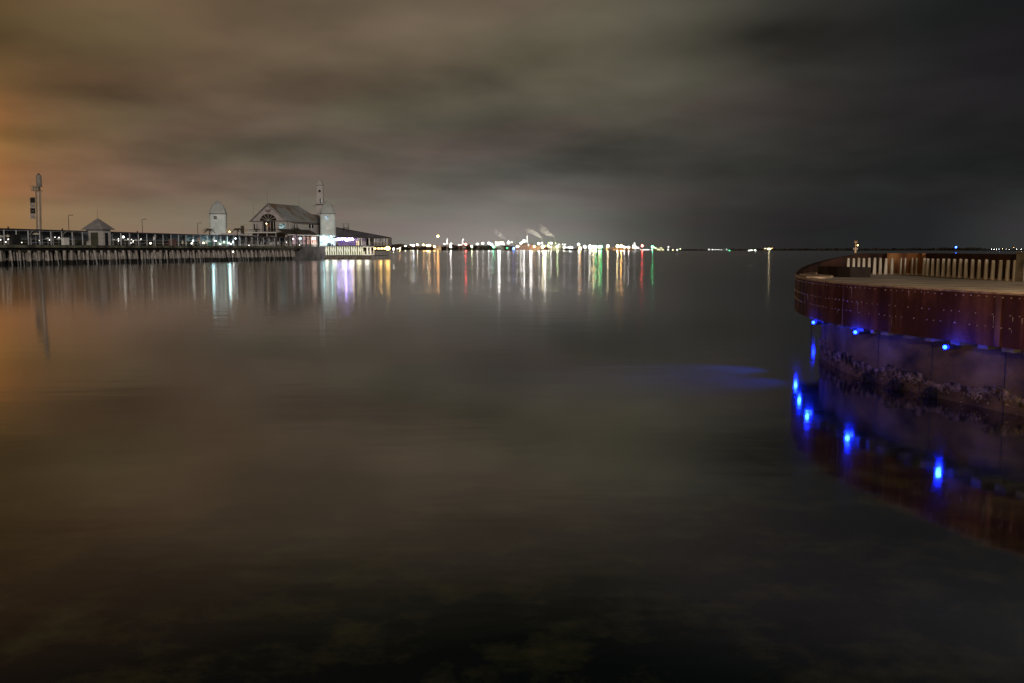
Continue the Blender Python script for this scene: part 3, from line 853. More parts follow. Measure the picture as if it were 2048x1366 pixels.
# silos with ogive vaults
def silo(name, xc, w, x0, x1, ytop, yspring, rot, label, lit):
    s_, _ = on_w(xc, yspring, w); c = pf(s_, w, 0); Y = c.y
    zt = at_y(xc, ytop, Y).z; zs = at_y(xc, yspring, Y).z
    W = (at_y(x1, yspring, Y).x - at_y(x0, yspring, Y).x)
    a = W / (math.cos(rot) + math.sin(abs(rot))) / 2
    Mx = Matrix.Translation((c.x, c.y, 0)) @ Matrix.Rotation(rot, 4, 'Z')
    t = thing(name, label, 'tower', (c.x, c.y, ZP))
    ch = a * .86
    def ring(r, z):
        q = r * .84
        return [(-q, -r, z), (q, -r, z), (r, -q, z), (r, q, z), (q, r, z), (-q, r, z), (-r, q, z), (-r, -q, z)]
    mb = MB(Mx); mb.hexa(ring(a, ZP), ring(a, zs - .1)); mb.build('wall', M_silo, t)
    mb = MB(Mx); H = zt - zs; n = 12; rings = []
    for k in range(n + 1):
        th = k / n; rr = a * 1.0 * (1 - th ** 1.75) ** .74
        rings.append(ring(max(rr, .02), zs + H * th))
    for k in range(n): mb.hexa(rings[k], rings[k + 1])
    dm = mb.build('vault_roof', surf(name + '_roof', (.28, .30, .29), (.42, .44, .43), .6, .55, .3), t)
    mb = MB(Mx); mb.box(-a - .06, a + .06, -a - .06, a + .06, zs - .16, zs - .02)
    for k in range(15): xx = -a + (2 * a) * (k + .5) / 15; mb.box(xx - .05, xx + .05, -a - .14, -a - .06, zs - .2, zs - .06)
    mb.build('string_course', M_dark, t)
    return t, Mx, a, Y
t, Mx, a, Y = silo('domed_silo', 436, -11, 417, 455.5, 401.5, 427.5, .24, 'left domed silo tower with one small dark window', False)
wz = at_y(430.5, 435.8, Y).z; mb = MB(Mx); xx = -a * .28; mb.box(xx - .4, xx + .4, -a - .03, -a + .1, wz - .42, wz + .42); wn = mb.build('window', M_window, t)
mb = MB(Mx); mb.box(xx - .03, xx + .03, -a - .05, -a - .03, wz - .4, wz + .4); mb.box(xx - .4, xx + .4, -a - .05, -a - .03, wz - .03, wz + .03); mb.build('glazing_bar', M_walkpost, wn)
mb = MB(Mx); mb.box(a - .1, a + .03, -.2, .25, wz - .4, wz + .2); mb.build('window', M_window, t)
silo_w = min((abs(pf(on_w(655, 440, w_ / 10)[0], w_ / 10, 0).y - 299), w_ / 10) for w_ in range(-90, 60))[1]
print('silo_w', silo_w)
t2, Mx2, a2, Y2 = silo('domed_silo', 655, silo_w, 637.5, 672, 402.5, 427.5, .20, 'right domed silo tower with a lit window above the bright lobby', True)
wz = at_y(650.5, 436, Y2).z; xx = -a2 * .15; mb = MB(Mx2); mb.box(xx - .6, xx + .6, -a2 - .03, -a2 + .1, wz - .55, wz + .55); wn = mb.build('window', glow_wall('lit_window', (.25, .34, .38), (.5, .62, .7), 1.0, 1.5, sample=False), t2)
mb = MB(Mx2); mb.box(xx + .3, xx + .52, -a2 - .06, -a2 - .03, wz - .1, wz + .4); mb.build('window_blind', M_dark, wn)
wz = at_y(651, 455, Y2).z; mb = MB(Mx2); mb.box(-.45, .55, -a2 - .04, -a2 + .1, wz - .8, wz + .8); mb.build('shutter', M_trim, t2)
for zz in (436, 446): wz = at_y(651, zz, Y2).z; mb = MB(Mx2); mb.box(a2 - .1, a2 + .03, -.3, .2, wz - .55, wz + .3); mb.build('window', M_window, t2)

# clock-less lighthouse tower
lw = -12.0; ls, _ = on_w(641, 420, lw); lc = pf(ls, lw, 0); LY = lc.y
lt = thing('lighthouse_tower', 'slender tapering lighthouse tower with pointed cap behind the right silo', 'tower', (lc.x, LY, ZP))
def lx(x, y): return at_y(x, y, LY)
ML = Matrix.Translation((lc.x, LY, 0)) @ Matrix.Rotation(.16, 4, 'Z')
b0 = (lx(652, 410).x - lx(634, 410).x) / 2 * .86; b1 = (lx(647, 372).x - lx(634.5, 372).x) / 2 * .86
zb = lx(641, 428).z; zm = lx(641, 410).z; z1 = lx(641, 371).z; z2 = lx(641, 358).z
def sq(r, z): return [(-r, -r, z), (r, -r, z), (r, r, z), (-r, r, z)]
mb = MB(ML); mb.hexa(sq(b0 * 1.12, ZP), sq(b0 * 1.02, zm - .1)); mb.hexa(sq(b0, zm + .25), sq(b1, z1)); mb.build('shaft', M_cladwall, lt)
mb = MB(ML); mb.hexa(sq(b0 * 1.12, zm - .1), sq(b0 * 1.12, zm + .25)); mb.build('gallery_band', M_dark, lt)
mb = MB(ML); r_ = b1 * 1.4; mb.add([*sq(r_, z1 + .02), (0, 0, z2)], [(0, 1, 4), (1, 2, 4), (2, 3, 4), (3, 0, 4), (3, 2, 1, 0)]); mb.build('cap_roof', M_cladwall, lt)
mb = MB(ML); mb.tube((r_, -r_, z1), (0, -.03, z2 + .1), .09, .05, 4); mb.tube((b0 * .98, -b0, zm), (b1 + .02, -b1, z1), .13, .07, 4); mb.build('dark_edge_strip', M_dark, lt)  # black strips standing in for the tower's dark right face
zc = lx(640, 382.5).z; mb = MB(ML); xo = -.15
for k in range(14):
    a_, b_ = 2 * PI * k / 14, 2 * PI * (k + 1) / 14; rr = .36; yy = -(b1 + (b0 - b1) * .3) - .05
    mb.tube((xo + rr * math.cos(a_), yy, zc + rr * math.sin(a_)), (xo + rr * math.cos(b_), yy, zc + rr * math.sin(b_)), .07, .07, 4)
mb.tube((xo, yy + .06, zc), (xo, yy + .02, zc), .34, .34, 14); mb.build('round_window', M_window, lt)
zc = lx(641, 402).z; mb = MB(ML); yy = -b0 * .98; mb.box(-.1, .45, yy - .03, yy + .3, zc - .8, zc + .7); mb.build('door', M_window, lt)
mb = MB(ML); mb.box(.3, .42, yy - .06, yy - .03, zc - .6, zc + .6); mb.build('glowing_door_trim', emis((.8, .8, .78), .7, False), lt)  # trim emits to look bright though it is no lamp
mb = MB(ML); x0_ = -b0 * 1.1 - 1.3; mb.box(x0_, -b0 * 1.0, -b0 * .6, b0 * .6, zm - .2, zm - .05)
for xx in (x0_, x0_ + .6, -b0 * 1.1):
    for yy in (-b0 * .6, b0 * .6): mb.tube((xx, yy, zm - .1), (xx, yy, zm + 1.0), .035, .035, 4)
mb.box(x0_, -b0, -b0 * .62, -b0 * .58, zm + .95, zm + 1.0); mb.tube((x0_ + .3, 0, zm - .2), (-b0 * 1.0, 0, zm - .9), .05, .05, 4)
mb.build('balcony', M_walkpost, lt)

# main hall with gable front
wr = -7.0
sg, zeave = on_w(575.5, 441.5, wr)
wa, zap = on_s(537, 407.5, sg)
wl, _ = on_s(498.5, 441.5, sg)
hall = thing('gabled_hall', 'white weatherboard hall with gabled front, fan window and rusty grey roof', 'hall', tuple(pf(sg, wa, ZP)))
wl = 2 * wa - wr if abs(wl - (2 * wa - wr)) < 2.5 else wl
sr1, _ = on_w(598, 414.5, wa)
if sr1 < sg + 5: sr1 = sg + 22
she = sr1 + (zap - zeave) * .9            # hip foot
zfl = on_s(537, 464.5, sg)[1]
mb = MB(PM); mb.box(sg + .02, she - .5, wl + .6, wr - .2, ZP, zeave)
mb.build('wall', M_cladwall, hall)
mb = MB(PM); mb.add([(sg, wl + .4, zeave), (sg, wr - .2, zeave), (sg, wa, zap - .3), (sg + .3, wl + .4, zeave), (sg + .3, wr - .2, zeave), (sg + .3, wa, zap - .3)], [(0, 1, 2), (5, 4, 3), (0, 3, 4, 1), (1, 4, 5, 2), (2, 5, 3, 0)])
gb = mb.build('gable', surf('gable_board', (.37, .33, .33), (.44, .40, .39), .8, .7, .2), hall)
mb = MB(PM); oh = .5
mb.add([(sg - oh, wl, zeave - .15), (sg - oh, wa, zap), (sr1, wa, zap), (she, wa, zeave), (she, wl, zeave - .15)], [(0, 1, 2, 4), (2, 3, 4)])
mb.build('roof', M_roof, hall)
mb = MB(PM)
mb.add([(sg - oh, wr + .3, zeave - .2), (sg - oh, wa, zap), (sr1, wa, zap), (she, wa + 1, zeave - .1), (she + 1.5, wr + .3, zeave - .2)], [(0, 4, 2, 1), (4, 3, 2)])
rf = mb.build('roof', M_roof2, hall)
mb = MB(PM)
for w0 in (wl - .1, wr + .35):
    mb.tube((sg - oh - .02, w0, zeave - .22), (sg - oh - .02, wa, zap - .02), .12, .12, 4)
mb.tube((sg - oh, wa, zap + .02), (sr1, wa, zap + .02), .09, .09, 4); mb.box(sg - .1, sg - .02, wl + .3, wr, zeave - .16, zeave + .02)
mb.build('barge_board', M_dark, hall)
mb = MB(PM); mb.tube((sg - oh - .1, wr + .1, zeave - .05), (sg - oh - .1, wa, zap - .25), .09, .09, 4); mb.tube((sg - oh - .1, wl + .2, zeave - .05), (sg - oh - .1, wa, zap - .25), .05, .05, 4); mb.build('gable_trim', M_trim, hall)
# fan window
fw, fz0 = on_s(536.5, 441.3, sg); rw = abs(on_s(553.5, 441, sg)[0] - fw); rh = on_s(537, 427.5, sg)[1] - fz0
mb = MB(PM); n = 18
pts = [(sg - .03, fw + rw * math.cos(PI * k / n), fz0 + rh * math.sin(PI * k / n)) for k in range(n + 1)]; pts2 = [(sg + .05, p[1], p[2]) for p in pts]
mb.hexa(pts, pts2); fwn = mb.build('fan_window', M_window, hall)
mb = MB(PM)
for k in range(1, 6):
    aa = PI * k / 6; mb.tube((sg - .06, fw, fz0), (sg - .06, fw + rw * .97 * math.cos(aa), fz0 + rh * .97 * math.sin(aa)), .035, .035, 4)
for k in range(n): mb.tube((sg - .06, pts[k][1], pts[k][2]), (sg - .06, pts[k + 1][1], pts[k + 1][2]), .025, .025, 4)
mb.build('spokes', M_trim, fwn)
# scroll emblem over the fan window (curled ornament)
mb = MB(PM); ew, ez = on_s(536.5, 421.5, sg)
def curl(cx, cz, r, a0, a1, n=12, rr=.045):
    pt = [(sg - .1, cx + r * (1 - .35 * k / n) * math.cos(a0 + (a1 - a0) * k / n), cz + r * (1 - .35 * k / n) * math.sin(a0 + (a1 - a0) * k / n)) for k in range(n + 1)]
    mb.path(pt, rr, 4)
for sgn in (-1, 1):
    curl(ew + sgn * .72, ez + .1, .34, PI / 2, PI / 2 + sgn * 5.2, rr=.06); curl(ew + sgn * .3, ez - .05, .3, 0, sgn * 4.8, rr=.06)
    mb.tube((sg - .1, ew + sgn * .55, ez - .32), (sg - .1, ew, ez - .45), .05, .05, 4); mb.tube((sg - .1, ew + sgn * 1.0, ez + .3), (sg - .1, ew + sgn * .5, ez + .42), .05, .05, 4)
curl(ew, ez + .02, .18, 0, 2 * PI, rr=.05)
mb.build('scroll_emblem', surf('brown_sign', (.05, .025, .02), (.09, .05, .04), 3), hall)
# doors and windows of the balcony floor
def hall_open(xa, xb, ya, yb, name, mat, trim=True, off=.06, wallx=None):
    a, z1_ = on_s(xa, ya, sg); b, z0_ = on_s(xb, yb, sg)
    mb = MB(PM); mb.box(sg - off, sg + .1, min(a, b), max(a, b), z0_, z1_); o = mb.build(name, mat, hall)
    if trim:
        mb = MB(PM); q = sg - off - .03
        for e in (a, b): mb.box(q, q + .03, e - .04, e + .04, z0_, z1_)
        mb.build('frame', M_trim, o)
    return o
hall_open(507, 511, 448, 459, 'window', M_window); hall_open(513, 515.5, 448, 459, 'window', M_window)
hall_open(524, 552, 443, 463, 'doorway', M_window)
for x in (526.5, 533, 541, 547.5): hall_open(x - .5, x + .5, 443, 463, 'door_post', M_trim, False, .12)
hall_open(558, 571.5, 447.5, 459, 'window', glow_wall('cool_lit_window', (.05, .08, .08), (.36, .5, .5), 1.0, 1.2, .4, .55, sample=False))
hall_open(536, 540, 447, 455, 'curtain', M_red, False, .1)
hall_open(534.2, 536.6, 449, 462, 'curtain', surf('cream_curtain', (.5, .4, .28), (.6, .5, .35), 3), False, .13)
mb = MB(PM); a, z_ = on_s(534, 447.3, sg); mb.ball((sg - .35, a, z_), .17, 8, 6); mb.build('door_light', emis((1, .8, .5), 6, False), hall)
# balcony and its columns
za_ = zfl
mb = MB(PM); bw0 = on_s(480, 464, sg - 3)[0]; bw1 = on_s(579, 464, sg - 3)[0]
mb.box(sg - 4, sg, bw0, bw1, za_ - .32, za_); mb.build('balcony_floor', M_trim, hall)
for x in (497, 516, 534, 552, 570): a, _ = on_s(x, 470, sg - 3.6); mb = MB(PM); mb.box(sg - 3.7, sg - 3.5, a - .1, a + .1, ZP, za_ - .32); mb.build('column', M_walkpost, hall)
mb = MB(PM)
for k in range(26):
    ww = bw0 + (bw1 - bw0) * k / 25; mb.box(sg - 3.95, sg - 3.92, ww - .02, ww + .02, za_, za_ + .8)
mb.box(sg - 3.97, sg - 3.9, bw0, bw1, za_ + .8, za_ + .86); mb.build('balustrade', M_dark, hall)
# lower storey shopfront
for xa, xb, mt in ((505, 522, M_window), (524, 538, M_window), (541, 549, M_silo), (551, 565, M_window), (567, 574, surf('brown_door', (.08, .05, .04), (.12, .08, .06), 2))):
    hall_open(xa, xb, 470, 489.5, 'shopfront_panel', mt)
# antennas on the hall
for x, yb_, yt, ss in ((507, 428, 405, sg + 1), (535, 407, 381, sg), (598, 414, 391, sr1)):
    a, z0_ = on_s(x, yb_, ss); _, z1_ = on_s(x, yt, ss); mb = MB(PM); mb.tube((ss, a, z0_ - 1.2), (ss, a, z1_), .035, .02, 4); mb.build('antenna', M_dark, hall)

# side wing of the hall (behind the veranda) with lower roof, towards the right silo
wg = thing('side_wing', 'low brown-roofed side wing between the gabled hall and the right silo', 'building', tuple(pf(she, wr, ZP)))
sA, _ = on_w(577, 440, wr + .2); sB, _ = on_w(640, 440, wr + .2)
zr = on_w(625, 428.5, wr - 5)[1]; ze = on_w(610, 447, wr)[1]
wz0 = on_w(610, 447, wr + .2)[1]
mb = MB(PM); mb.box(sA + 1, sB + 8, wr - 6, wr + .2, ZP, wz0); mb.build('wall', M_cladwall, wg)
mb = MB(PM); s2, _ = on_w(608, 430, wr - 5)
mb.add([(sA + 2, wr + .6, wz0 - .1), (sB + 8, wr + .6, wz0 - .1), (sB + 8, wr - 5, zr), (sA + 2, wr - 5, zr)], [(0, 1, 2, 3)])
mb.add([(sB + 8, wr - 5, zr), (sA + 2, wr - 5, zr), (sA + 2, wr - 11, wz0 - .1), (sB + 8, wr - 11, wz0 - .1)], [(0, 1, 2, 3)])
mb.build('roof', surf('dull_brown_roof', (.17, .145, .13), (.24, .2, .18), .4, .7), wg)
for xa, xb in ((617, 621.5), (623, 627)):
    a, zt = on_w(xa, 448.5, wr + .2); b, zb_ = on_w(xb, 457, wr + .2); mb = MB(PM); mb.box(a, b, wr + .1, wr + .24, zb_, zt); o = mb.build('window', M_window, wg)
    mb = MB(PM); mb.box(a - .1, a, wr + .2, wr + .28, zb_, zt); mb.box(b, b + .1, wr + .2, wr + .28, zb_, zt); mb.box(a, b, wr + .2, wr + .28, zb_ - .12, zb_); mb.build('frame', M_trim, o)
for xa in (588, 593):
    a, zt = on_w(xa, 449, wr + .2); b, zb_ = on_w(xa + 2, 456, wr + .2); mb = MB(PM); mb.box(a, b, wr + .1, wr + .24, zb_, zt); mb.build('window', M_window, wg)
# veranda
vw = -3.3
vz1 = on_w(600, 470, vw)[1]; vz2 = on_w(600, 459, wr + .3)[1]
vA, _ = on_w(574, 470, vw); vB, _ = on_w(638, 470, vw)
vr = thing('veranda', 'veranda with brown roof over pink-lit windows right of the gabled hall', 'veranda', tuple(pf((vA + vB) / 2, vw, ZP)))
mb = MB(PM); mb.hexa([(vA, vw + .2, vz1 - .02), (vB, vw + .2, vz1 - .02), (vB, wr + .25, vz2 - .15), (vA, wr + .25, vz2 - .15)], [(vA, vw + .2, vz1 + .12), (vB, vw + .2, vz1 + .12), (vB, wr + .25, vz2), (vA, wr + .25, vz2)]); mb.build('roof', M_roofdark, vr)
mb = MB(PM); mb.box(vA, vB, vw + .2, vw + .3, vz1 - .2, vz1 + .14); mb.build('fascia', M_trim, vr)
pk = [(584, 595, (.55, .38, .42), .9), (597, 603, (.45, .42, .42), .8), (604, 611, (.5, .33, .34), .9), (613, 619, (.6, .36, .30), 1.2), (621, 633, (.95, .6, .5), 1.6)]
for xa, xb, c_, st in pk:
    a, _ = on_w(xa, 475, vw - .4); b, _ = on_w(xb, 475, vw - .4)
    mb = MB(PM); mb.box(a, b, vw - .5, vw - .4, ZP + .75, vz1 - .45); o = mb.build('window', glow_wall('warm_room', tuple(k * .25 for k in c_), c_, st, 1.3, .38, .6), vr)
    mb = MB(PM); 
    for e in (a, b): mb.box(e - .1, e + .1, vw - .5, vw - .3, ZP, vz1 - .15)
    mb.build('frame', M_roofdark, o)
mb = MB(PM); mb.box(vA, vB, vw - .52, vw - .42, ZP, ZP + .75); mb.box(vA, vB, vw - .56, vw - .53, ZP, vz1); mb.build('wall', M_cladwall, vr)
for xx in (577, 597, 616, 636): a, _ = on_w(xx, 475, vw + .15); mb = MB(PM); mb.box(a - .07, a + .07, vw + .08, vw + .2, ZP, vz1); mb.build('post', M_dark, vr)
# lit display in front
for xx, c_, st in ((586.5, (1, .8, .85), 4), (602, (.7, .95, 1), 2.2), (598.5, (.9, .9, .9), 2.0), (626, (1, .72, .5), 6), (630, (1, .8, .7), 4)):
    a, z_ = on_w(xx, 477, vw - .2); mb = MB(PM); mb.ball((a, vw - .25, z_), .22, 8, 6, 1.6); mb.build('hanging_light', emis(c_, st), vr)

# bright lobby under the right silo
lob = thing('glazed_lobby', 'bright white glazed lobby below the right silo', 'lobby', (Mx2 @ Vector((0, -a2 - .4, ZP))))
zt = at_y(650, 471, Y2).z
mb = MB(Mx2); mb.box(-a2 - .2, a2 - .1, -a2 - .5, -a2 - .4, ZP + .1, zt - .15); mb.build('lit_glazing', glow_wall('lobby_light', (.35, .62, .68), (.8, .97, 1), 1.25, .9, .35, .5, sample=True), lob)
mb = MB(Mx2); mb.box(-a2 - .4, a2 + .2, -a2 - .9, -a2 - .3, zt - .15, zt + .1); mb.build('canopy', M_silo, lob)
mb = MB(Mx2)
for xx in (-a2 - .25, .9, a2 - .3, a2 + .1): mb.box(xx - .07, xx + .07, -a2 - .75, -a2 - .55, ZP, zt - .15)
mb.build('mullion', M_silo, lob)
mb = MB(Mx2); mb.box(-.3, .95, -a2 - .75, -a2 - .6, ZP + .1, ZP + 1.05); mb.box(1.1, 1.6, -a2 - .72, -a2 - .6, ZP + .1, ZP + .8); mb.box(-.1, .6, -a2 - .7, -a2 - .6, ZP + 1.05, ZP + 1.2)
tag(mb.build('reception_counter', surf('teal_counter', (.06, .12, .15), (.1, .2, .24), 2)), 'dark teal counter standing in the bright lobby', 'counter')

for xx in (-a2 * .6, a2 * .45):
    q = Mx2 @ Vector((xx, -a2 - 1.05, zt - .5)); mb = MB(); mb.ball(q, .2, 8, 6); mb.tube(q, (q.x, q.y, zt - .1), .02, .02, 4); mb.build('hanging_light', emis((.35, .92, 1.0), 30), lob)
# ------------------------------------------------------------------ pier head on the right
HY = 296.0
def hp(x, y, Y=HY): return at_y(x, y, Y)
zF = hp(700, 491.3).z                        # upper floor
x672, x775 = hp(671, 480).x, hp(773, 480).x
rw_ = thing('function_room_wing', 'long low wing with sloping dark roof at the seaward end of the pier', 'building', ((x672 + x775) / 2, HY + 6, zF))
zev = hp(700, 472).z
zec = hp(770, 474.5).z
mb = MB(); mb.box(x672 + .5, x775, HY + 3.5, HY + 13, zF, zec - .12); mb.build('wall', M_cladwall, rw_)
mb = MB(); A_ = (x672, HY - .2, zec + .02); B_ = (x775 + .35, HY - .2, zec); C_ = (x775 + .35, HY + 13.5, zec); D_ = (at_y(672, 470, HY + 13.5).x, HY + 13.5, zec)
rr = at_y(672, 454, HY + 7); R_ = (rr.x, HY + 7, rr.z)
mb.add([A_, B_, C_, D_, R_], [(0, 1, 4), (1, 2, 4), (2, 3, 4), (0, 4, 3), (3, 2, 1, 0)]); rfx = mb.build('roof', surf('dark_wing_roof', (.10, .095, .11), (.16, .15, .165), .3, .6, .3), rw_)
mb = MB(); mb.box(x672 - 1, x775 + .3, HY - .3, HY - .2, zec - .22, zec + .08); mb.build('fascia', M_dark, rw_)
# roof plant frame
a = at_y(686.5, 457, HY + 3.5); b = at_y(696, 458, HY + 3.5); mb = MB()
for q in (a.x, b.x):
    mb.tube((q, HY + 3.5, a.z - .9), (q, HY + 3.5, a.z + 1.7), .06, .05, 4); mb.tube((q, HY + 5, a.z - .6), (q, HY + 5, a.z + 1.3), .05, .05, 4)
mb.tube((a.x, HY + 3.5, a.z + 1.5), (b.x, HY + 3.5, a.z + 1.5), .03, .03, 4); mb.box(a.x, b.x, HY + 3.5, HY + 5, a.z + .1, a.z + .3)
mb.build('roof_frame', M_dark, rw_)
# back wall emits: the purple light on it is put in its colour
mb = MB(); xa, xb = hp(672, 480).x, hp(708, 480).x; mb.box(xa, xb, HY + 3.35, HY + 3.45, zF + .1, zec - .2)
mb.build('purple_lit_wall', glow_wall('purple_wall_glow', (.16, .11, .42), (.42, .26, .40), .9, .5, .4, .6, stretch=(1, 1, 2)), rw_)
for i, (x0_, x1_) in enumerate(((709, 710.5), (712, 714.5))): mb = MB(); mb.box(hp(x0_, 480).x, hp(x1_, 480).x, HY + 3.3, HY + 3.42, zF + .1, zec - 1.2); mb.build('window', emis((1, .72, .42), 1.6), rw_)
for i, x in enumerate((718, 722.5, 738.5, 745, 751.5, 758, 764.5, 771)):
    hx = hp(x, 480).x; mb = MB(); mb.box(hx - .12, hx + .12, HY - .1, HY + .12, zF, zec - .1); mb.build('column', M_trim if x < 740 else M_roofdark, rw_)
for x in (747.5, 754.5, 761.5, 768):
    hx = hp(x, 480).x; mb = MB(); mb.box(hx - .42, hx + .42, HY + 3.4, HY + 3.52, zF + 1.05, zF + 2.3); mb.build('window', glow_wall('pale_window', (.20, .18, .16), (.36, .33, .30), 1.0, 1, sample=False), rw_)
for x in (717.5, 731, 735, 741.5):
    hx = hp(x, 480).x; mb = MB(); mb.box(hx - .35, hx + .35, HY + 3.4, HY + 3.52, zF + .1, zF + 2.2); mb.build('window', M_window, rw_)
mb = MB()
for k in range(0, 60): hx = x672 + (hp(716, 480).x - x672) * k / 59; mb.box(hx - .02, hx + .02, HY - .15, HY - .1, zF, zF + .85)
mb.box(x672, hp(716, 480).x, HY - .17, HY - .08, zF + .85, zF + .93); mb.build('railing', M_dark, rw_)
# festoon of purple-white lights
random.seed(21)
mb = MB(); pts = []
for k in range(36):
    x = 672.5 + k * .97; y = 478 + (2.2 if k % 2 else -1.6) * random.uniform(.3, 1) - (1.2 if 8 < k < 18 else 0); y += 1.5 if 20 < k < 24 else 0
    q = hp(x, y, HY + 1.2); pts.append((q.x, HY + 1.2 + random.uniform(-.1, .1), q.z))
fes = thing('festoon_lights', 'tangled string of purple-white lights glowing on the veranda of the pier-end wing', 'string lights', (hp(690, 478).x, HY + 1.2, zF))
mb = MB(); mb.path(pts, .03, 4); mb.build('cord', M_dark, fes)
for k, q in enumerate(pts):
    mb = MB(); mb.ball(q, .17, 6, 4); mb.build('bulb', emis([(.42, .34, 1.0), (.75, .62, 1.0), (.25, .25, 1.0), (1, .85, .95)][k % 4] if k < 34 else (1, .6, .3), 26), fes)
point('purple_fill_light', (hp(690, 478).x, HY + .6, zF + 2.2), (.45, .3, 1.0), 260, .3)  # added point light, stands in for the glow of the string lights

# landing with braced white legs below
ld = thing('boat_landing', 'brightly lit white braced landing below the pier-end wing', 'landing', (hp(700, 500).x, HY + 4, 0))
x632, x748, x773 = hp(631, 500).x, hp(748, 500).x, hp(773, 500).x
mb = MB(); mb.box(x632 - .5, x775 + .2, HY - .4, HY + 14, zF - .22, zF); mb.build('floor', M_dark, ld)
zL = hp(700, 510.6).z
mb = MB(); mb.box(x632, x773, HY - 1.2, HY + 5, zL - .16, zL + .06); mb.build('lower_platform', M_dark, ld)
mb = MB(); mb.box(x632, hp(724, 500).x, HY + 4.2, HY + 4.4, zL + .06, zF - .22); mb.build('back_wall', surf('cream_boards', (.12, .11, .07), (.32, .30, .2), 2.2, .7, .2, stretch=(4, 1, .4)), ld)
M_white2 = surf('bright_white_paint', (.7, .7, .62), (.82, .82, .74), 2, .5)
x = 634.0; k = 0
while x < 722:
    hx = hp(x, 500).x; mb = MB(); mb.box(hx - .14, hx + .14, HY + .0, HY + .25, zL + .06, zF - .22); mb.build('leg', M_white2, ld)
    if k % 3 != 2:
        hn = hp(x + 4.4, 500).x; mb = MB(); mb.tube((hx, HY + .45, zF - .4), (hn, HY + .45, zL + .7), .13, .13, 5); mb.build('brace', M_white2, ld)
    x += 4.6; k += 1
for xa, xb in ((725, 734), (735.5, 740), (741.5, 747.5)):
    a, b = hp(xa, 500).x, hp(xb, 500).x; mb = MB()
    mb.box(a - .12, a + .12, HY, HY + .2, zL + .06, zF - .3); mb.box(b - .12, b + .12, HY, HY + .2, zL + .06, zF - .3); mb.box(a, b, HY, HY + .18, zF - .55, zF - .3); mb.box(a, b, HY, HY + .18, zL + .06, zL + .25)
    mb.box(a + .3, (a + b) / 2 - .1, HY + .05, HY + .12, zL + .3, zL + 1.2)
    mb.build('frame', M_white2, ld)
mb = MB(); x = 633.
random.seed(9)
while x < 742:
    hx = hp(x, 512).x; mb.tube((hx, HY + .4, zL - .1), (hx + random.uniform(-.3, .3), HY + .5, -1), .16, .2, 7); x += random.uniform(3, 6)
x = 634
while x < 742:
    q = hp(x, 515).x; mb.ball((q, HY + random.uniform(.3, 1.2), random.uniform(-.05, .35)), random.uniform(.25, .5), 6, 4, .8); x += 2.2
mb.build('footing', M_mussel, ld)
for x in (750, 758, 765.5, 771): q = hp(x, 505).x; mb = MB(); mb.tube((q, HY + .3, -1), (q, HY + .3, zF - .2), .07, .07, 5); mb.build('leg', M_dark, ld)
for x, st in ((750.5, 7), (757.3, 9), (763.5, 10), (769.3, 8)):
    q = hp(x, 497); mb = MB(); mb.ball((q.x, HY - .2, q.z), .34, 8, 6, .8); mb.build('lamp_globe', emis((1, .62, .22), st), ld)
q = hp(776, 496.5); t = thing('harbour_lamp', 'big orange lamp at the far right corner of the pier head', 'lamp', (q.x, HY - .5, 0))
mb = MB(); mb.tube((q.x, HY - .5, -1), (q.x, HY - .5, q.z - .5), .1, .08, 6); mb.build('pole', M_dark, t)
mb = MB(); mb.ball((q.x, HY - .5, q.z), .75, 10, 7, .8); mb.build('lamp_globe', emis((1, .58, .16), 16), t)
for x, col_ in ((640, (.97, 1, .82)), (655, (.97, 1, .82)), (672, (.97, 1, .82)), (690, (.97, 1, .82)), (706, (.97, 1, .82)), (720, (1, .9, .6)), (736, (1, .95, .85))):
    q = hp(x, 500); point('underdeck_fill', (q.x, HY - 2.2, zL + 1.3), col_, 135, .8)  # added point lights in front, standing in for the landing's lamps
point('orange_underdeck_fill', (hp(762, 500).x, HY - 1.2, zF - 1.0), (1, .55, .15), 120, .25)  # added, stands in for the glow of the orange globes
# wall end of the pier: big concrete block
bs_, _ = on_w(599, 500, .3); be_, _ = on_w(632, 500, .3)
mb = MB(PM); mb.box(LEN + 1, LEN + 1 + 14, -14, .35, .55, ZP); mb.box(LEN + 1.3, LEN + 14.5, -13, .05, -1, .55)
tag(mb.build('concrete_abutment', surf('dark_concrete', (.07, .07, .07), (.15, .145, .14), .4, .8)), 'dark grey concrete block between the timber pier and the white landing', 'abutment')

# ------------------------------------------------------------------ things on the pier deck
def car(s_, w_, col, label, L_=4.2, van=False):
    c = pf(s_, w_, ZP); t = thing('parked_car', label, 'car', tuple(c))
    Mc = Matrix.Translation(c) @ Matrix(((u.x, v.x, 0, 0), (u.y, v.y, 0, 0), (0, 0, 1, 0), (0, 0, 0, 1)))
    prof = [(-L_ / 2, .35), (-L_ / 2, .85), (-L_ * .40, .95), (-L_ * .28, 1.42), (L_ * .15, 1.45), (L_ * .28, .98), (L_ * .46, .85), (L_ / 2, .6), (L_ / 2, .35)]
    mb = MB(Mc); mb.hexa([(x, -.82, z) for x, z in prof], [(x, .82, z) for x, z in prof]); mb.build('body', surf('car_paint', tuple(k * .8 for k in col), col, 2, .35, .5), t)
    mb = MB(Mc); wp = [(-L_ * .37, .97), (-L_ * .27, 1.36), (L_ * .14, 1.39), (L_ * .25, 1.0)]
    mb.hexa([(x, .825, z) for x, z in wp], [(x, .835, z) for x, z in wp]); mb.build('side_window', M_window, t)
    for sx in (-.3, .31):
        for wy in (-.78, .78):
            mb = MB(Mc); mb.tube((L_ * sx, wy - .1, .33), (L_ * sx, wy + .1, .33), .33, .33, 12); mb.build('wheel', M_tyre, t)
    mb = MB(Mc); mb.ball((L_ / 2, .6, .68), .09, 6, 4); mb.build('headlight', M_trim, t)
    return t
def sx(x, w_=-8): return on_w(x, 484, w_)[0]
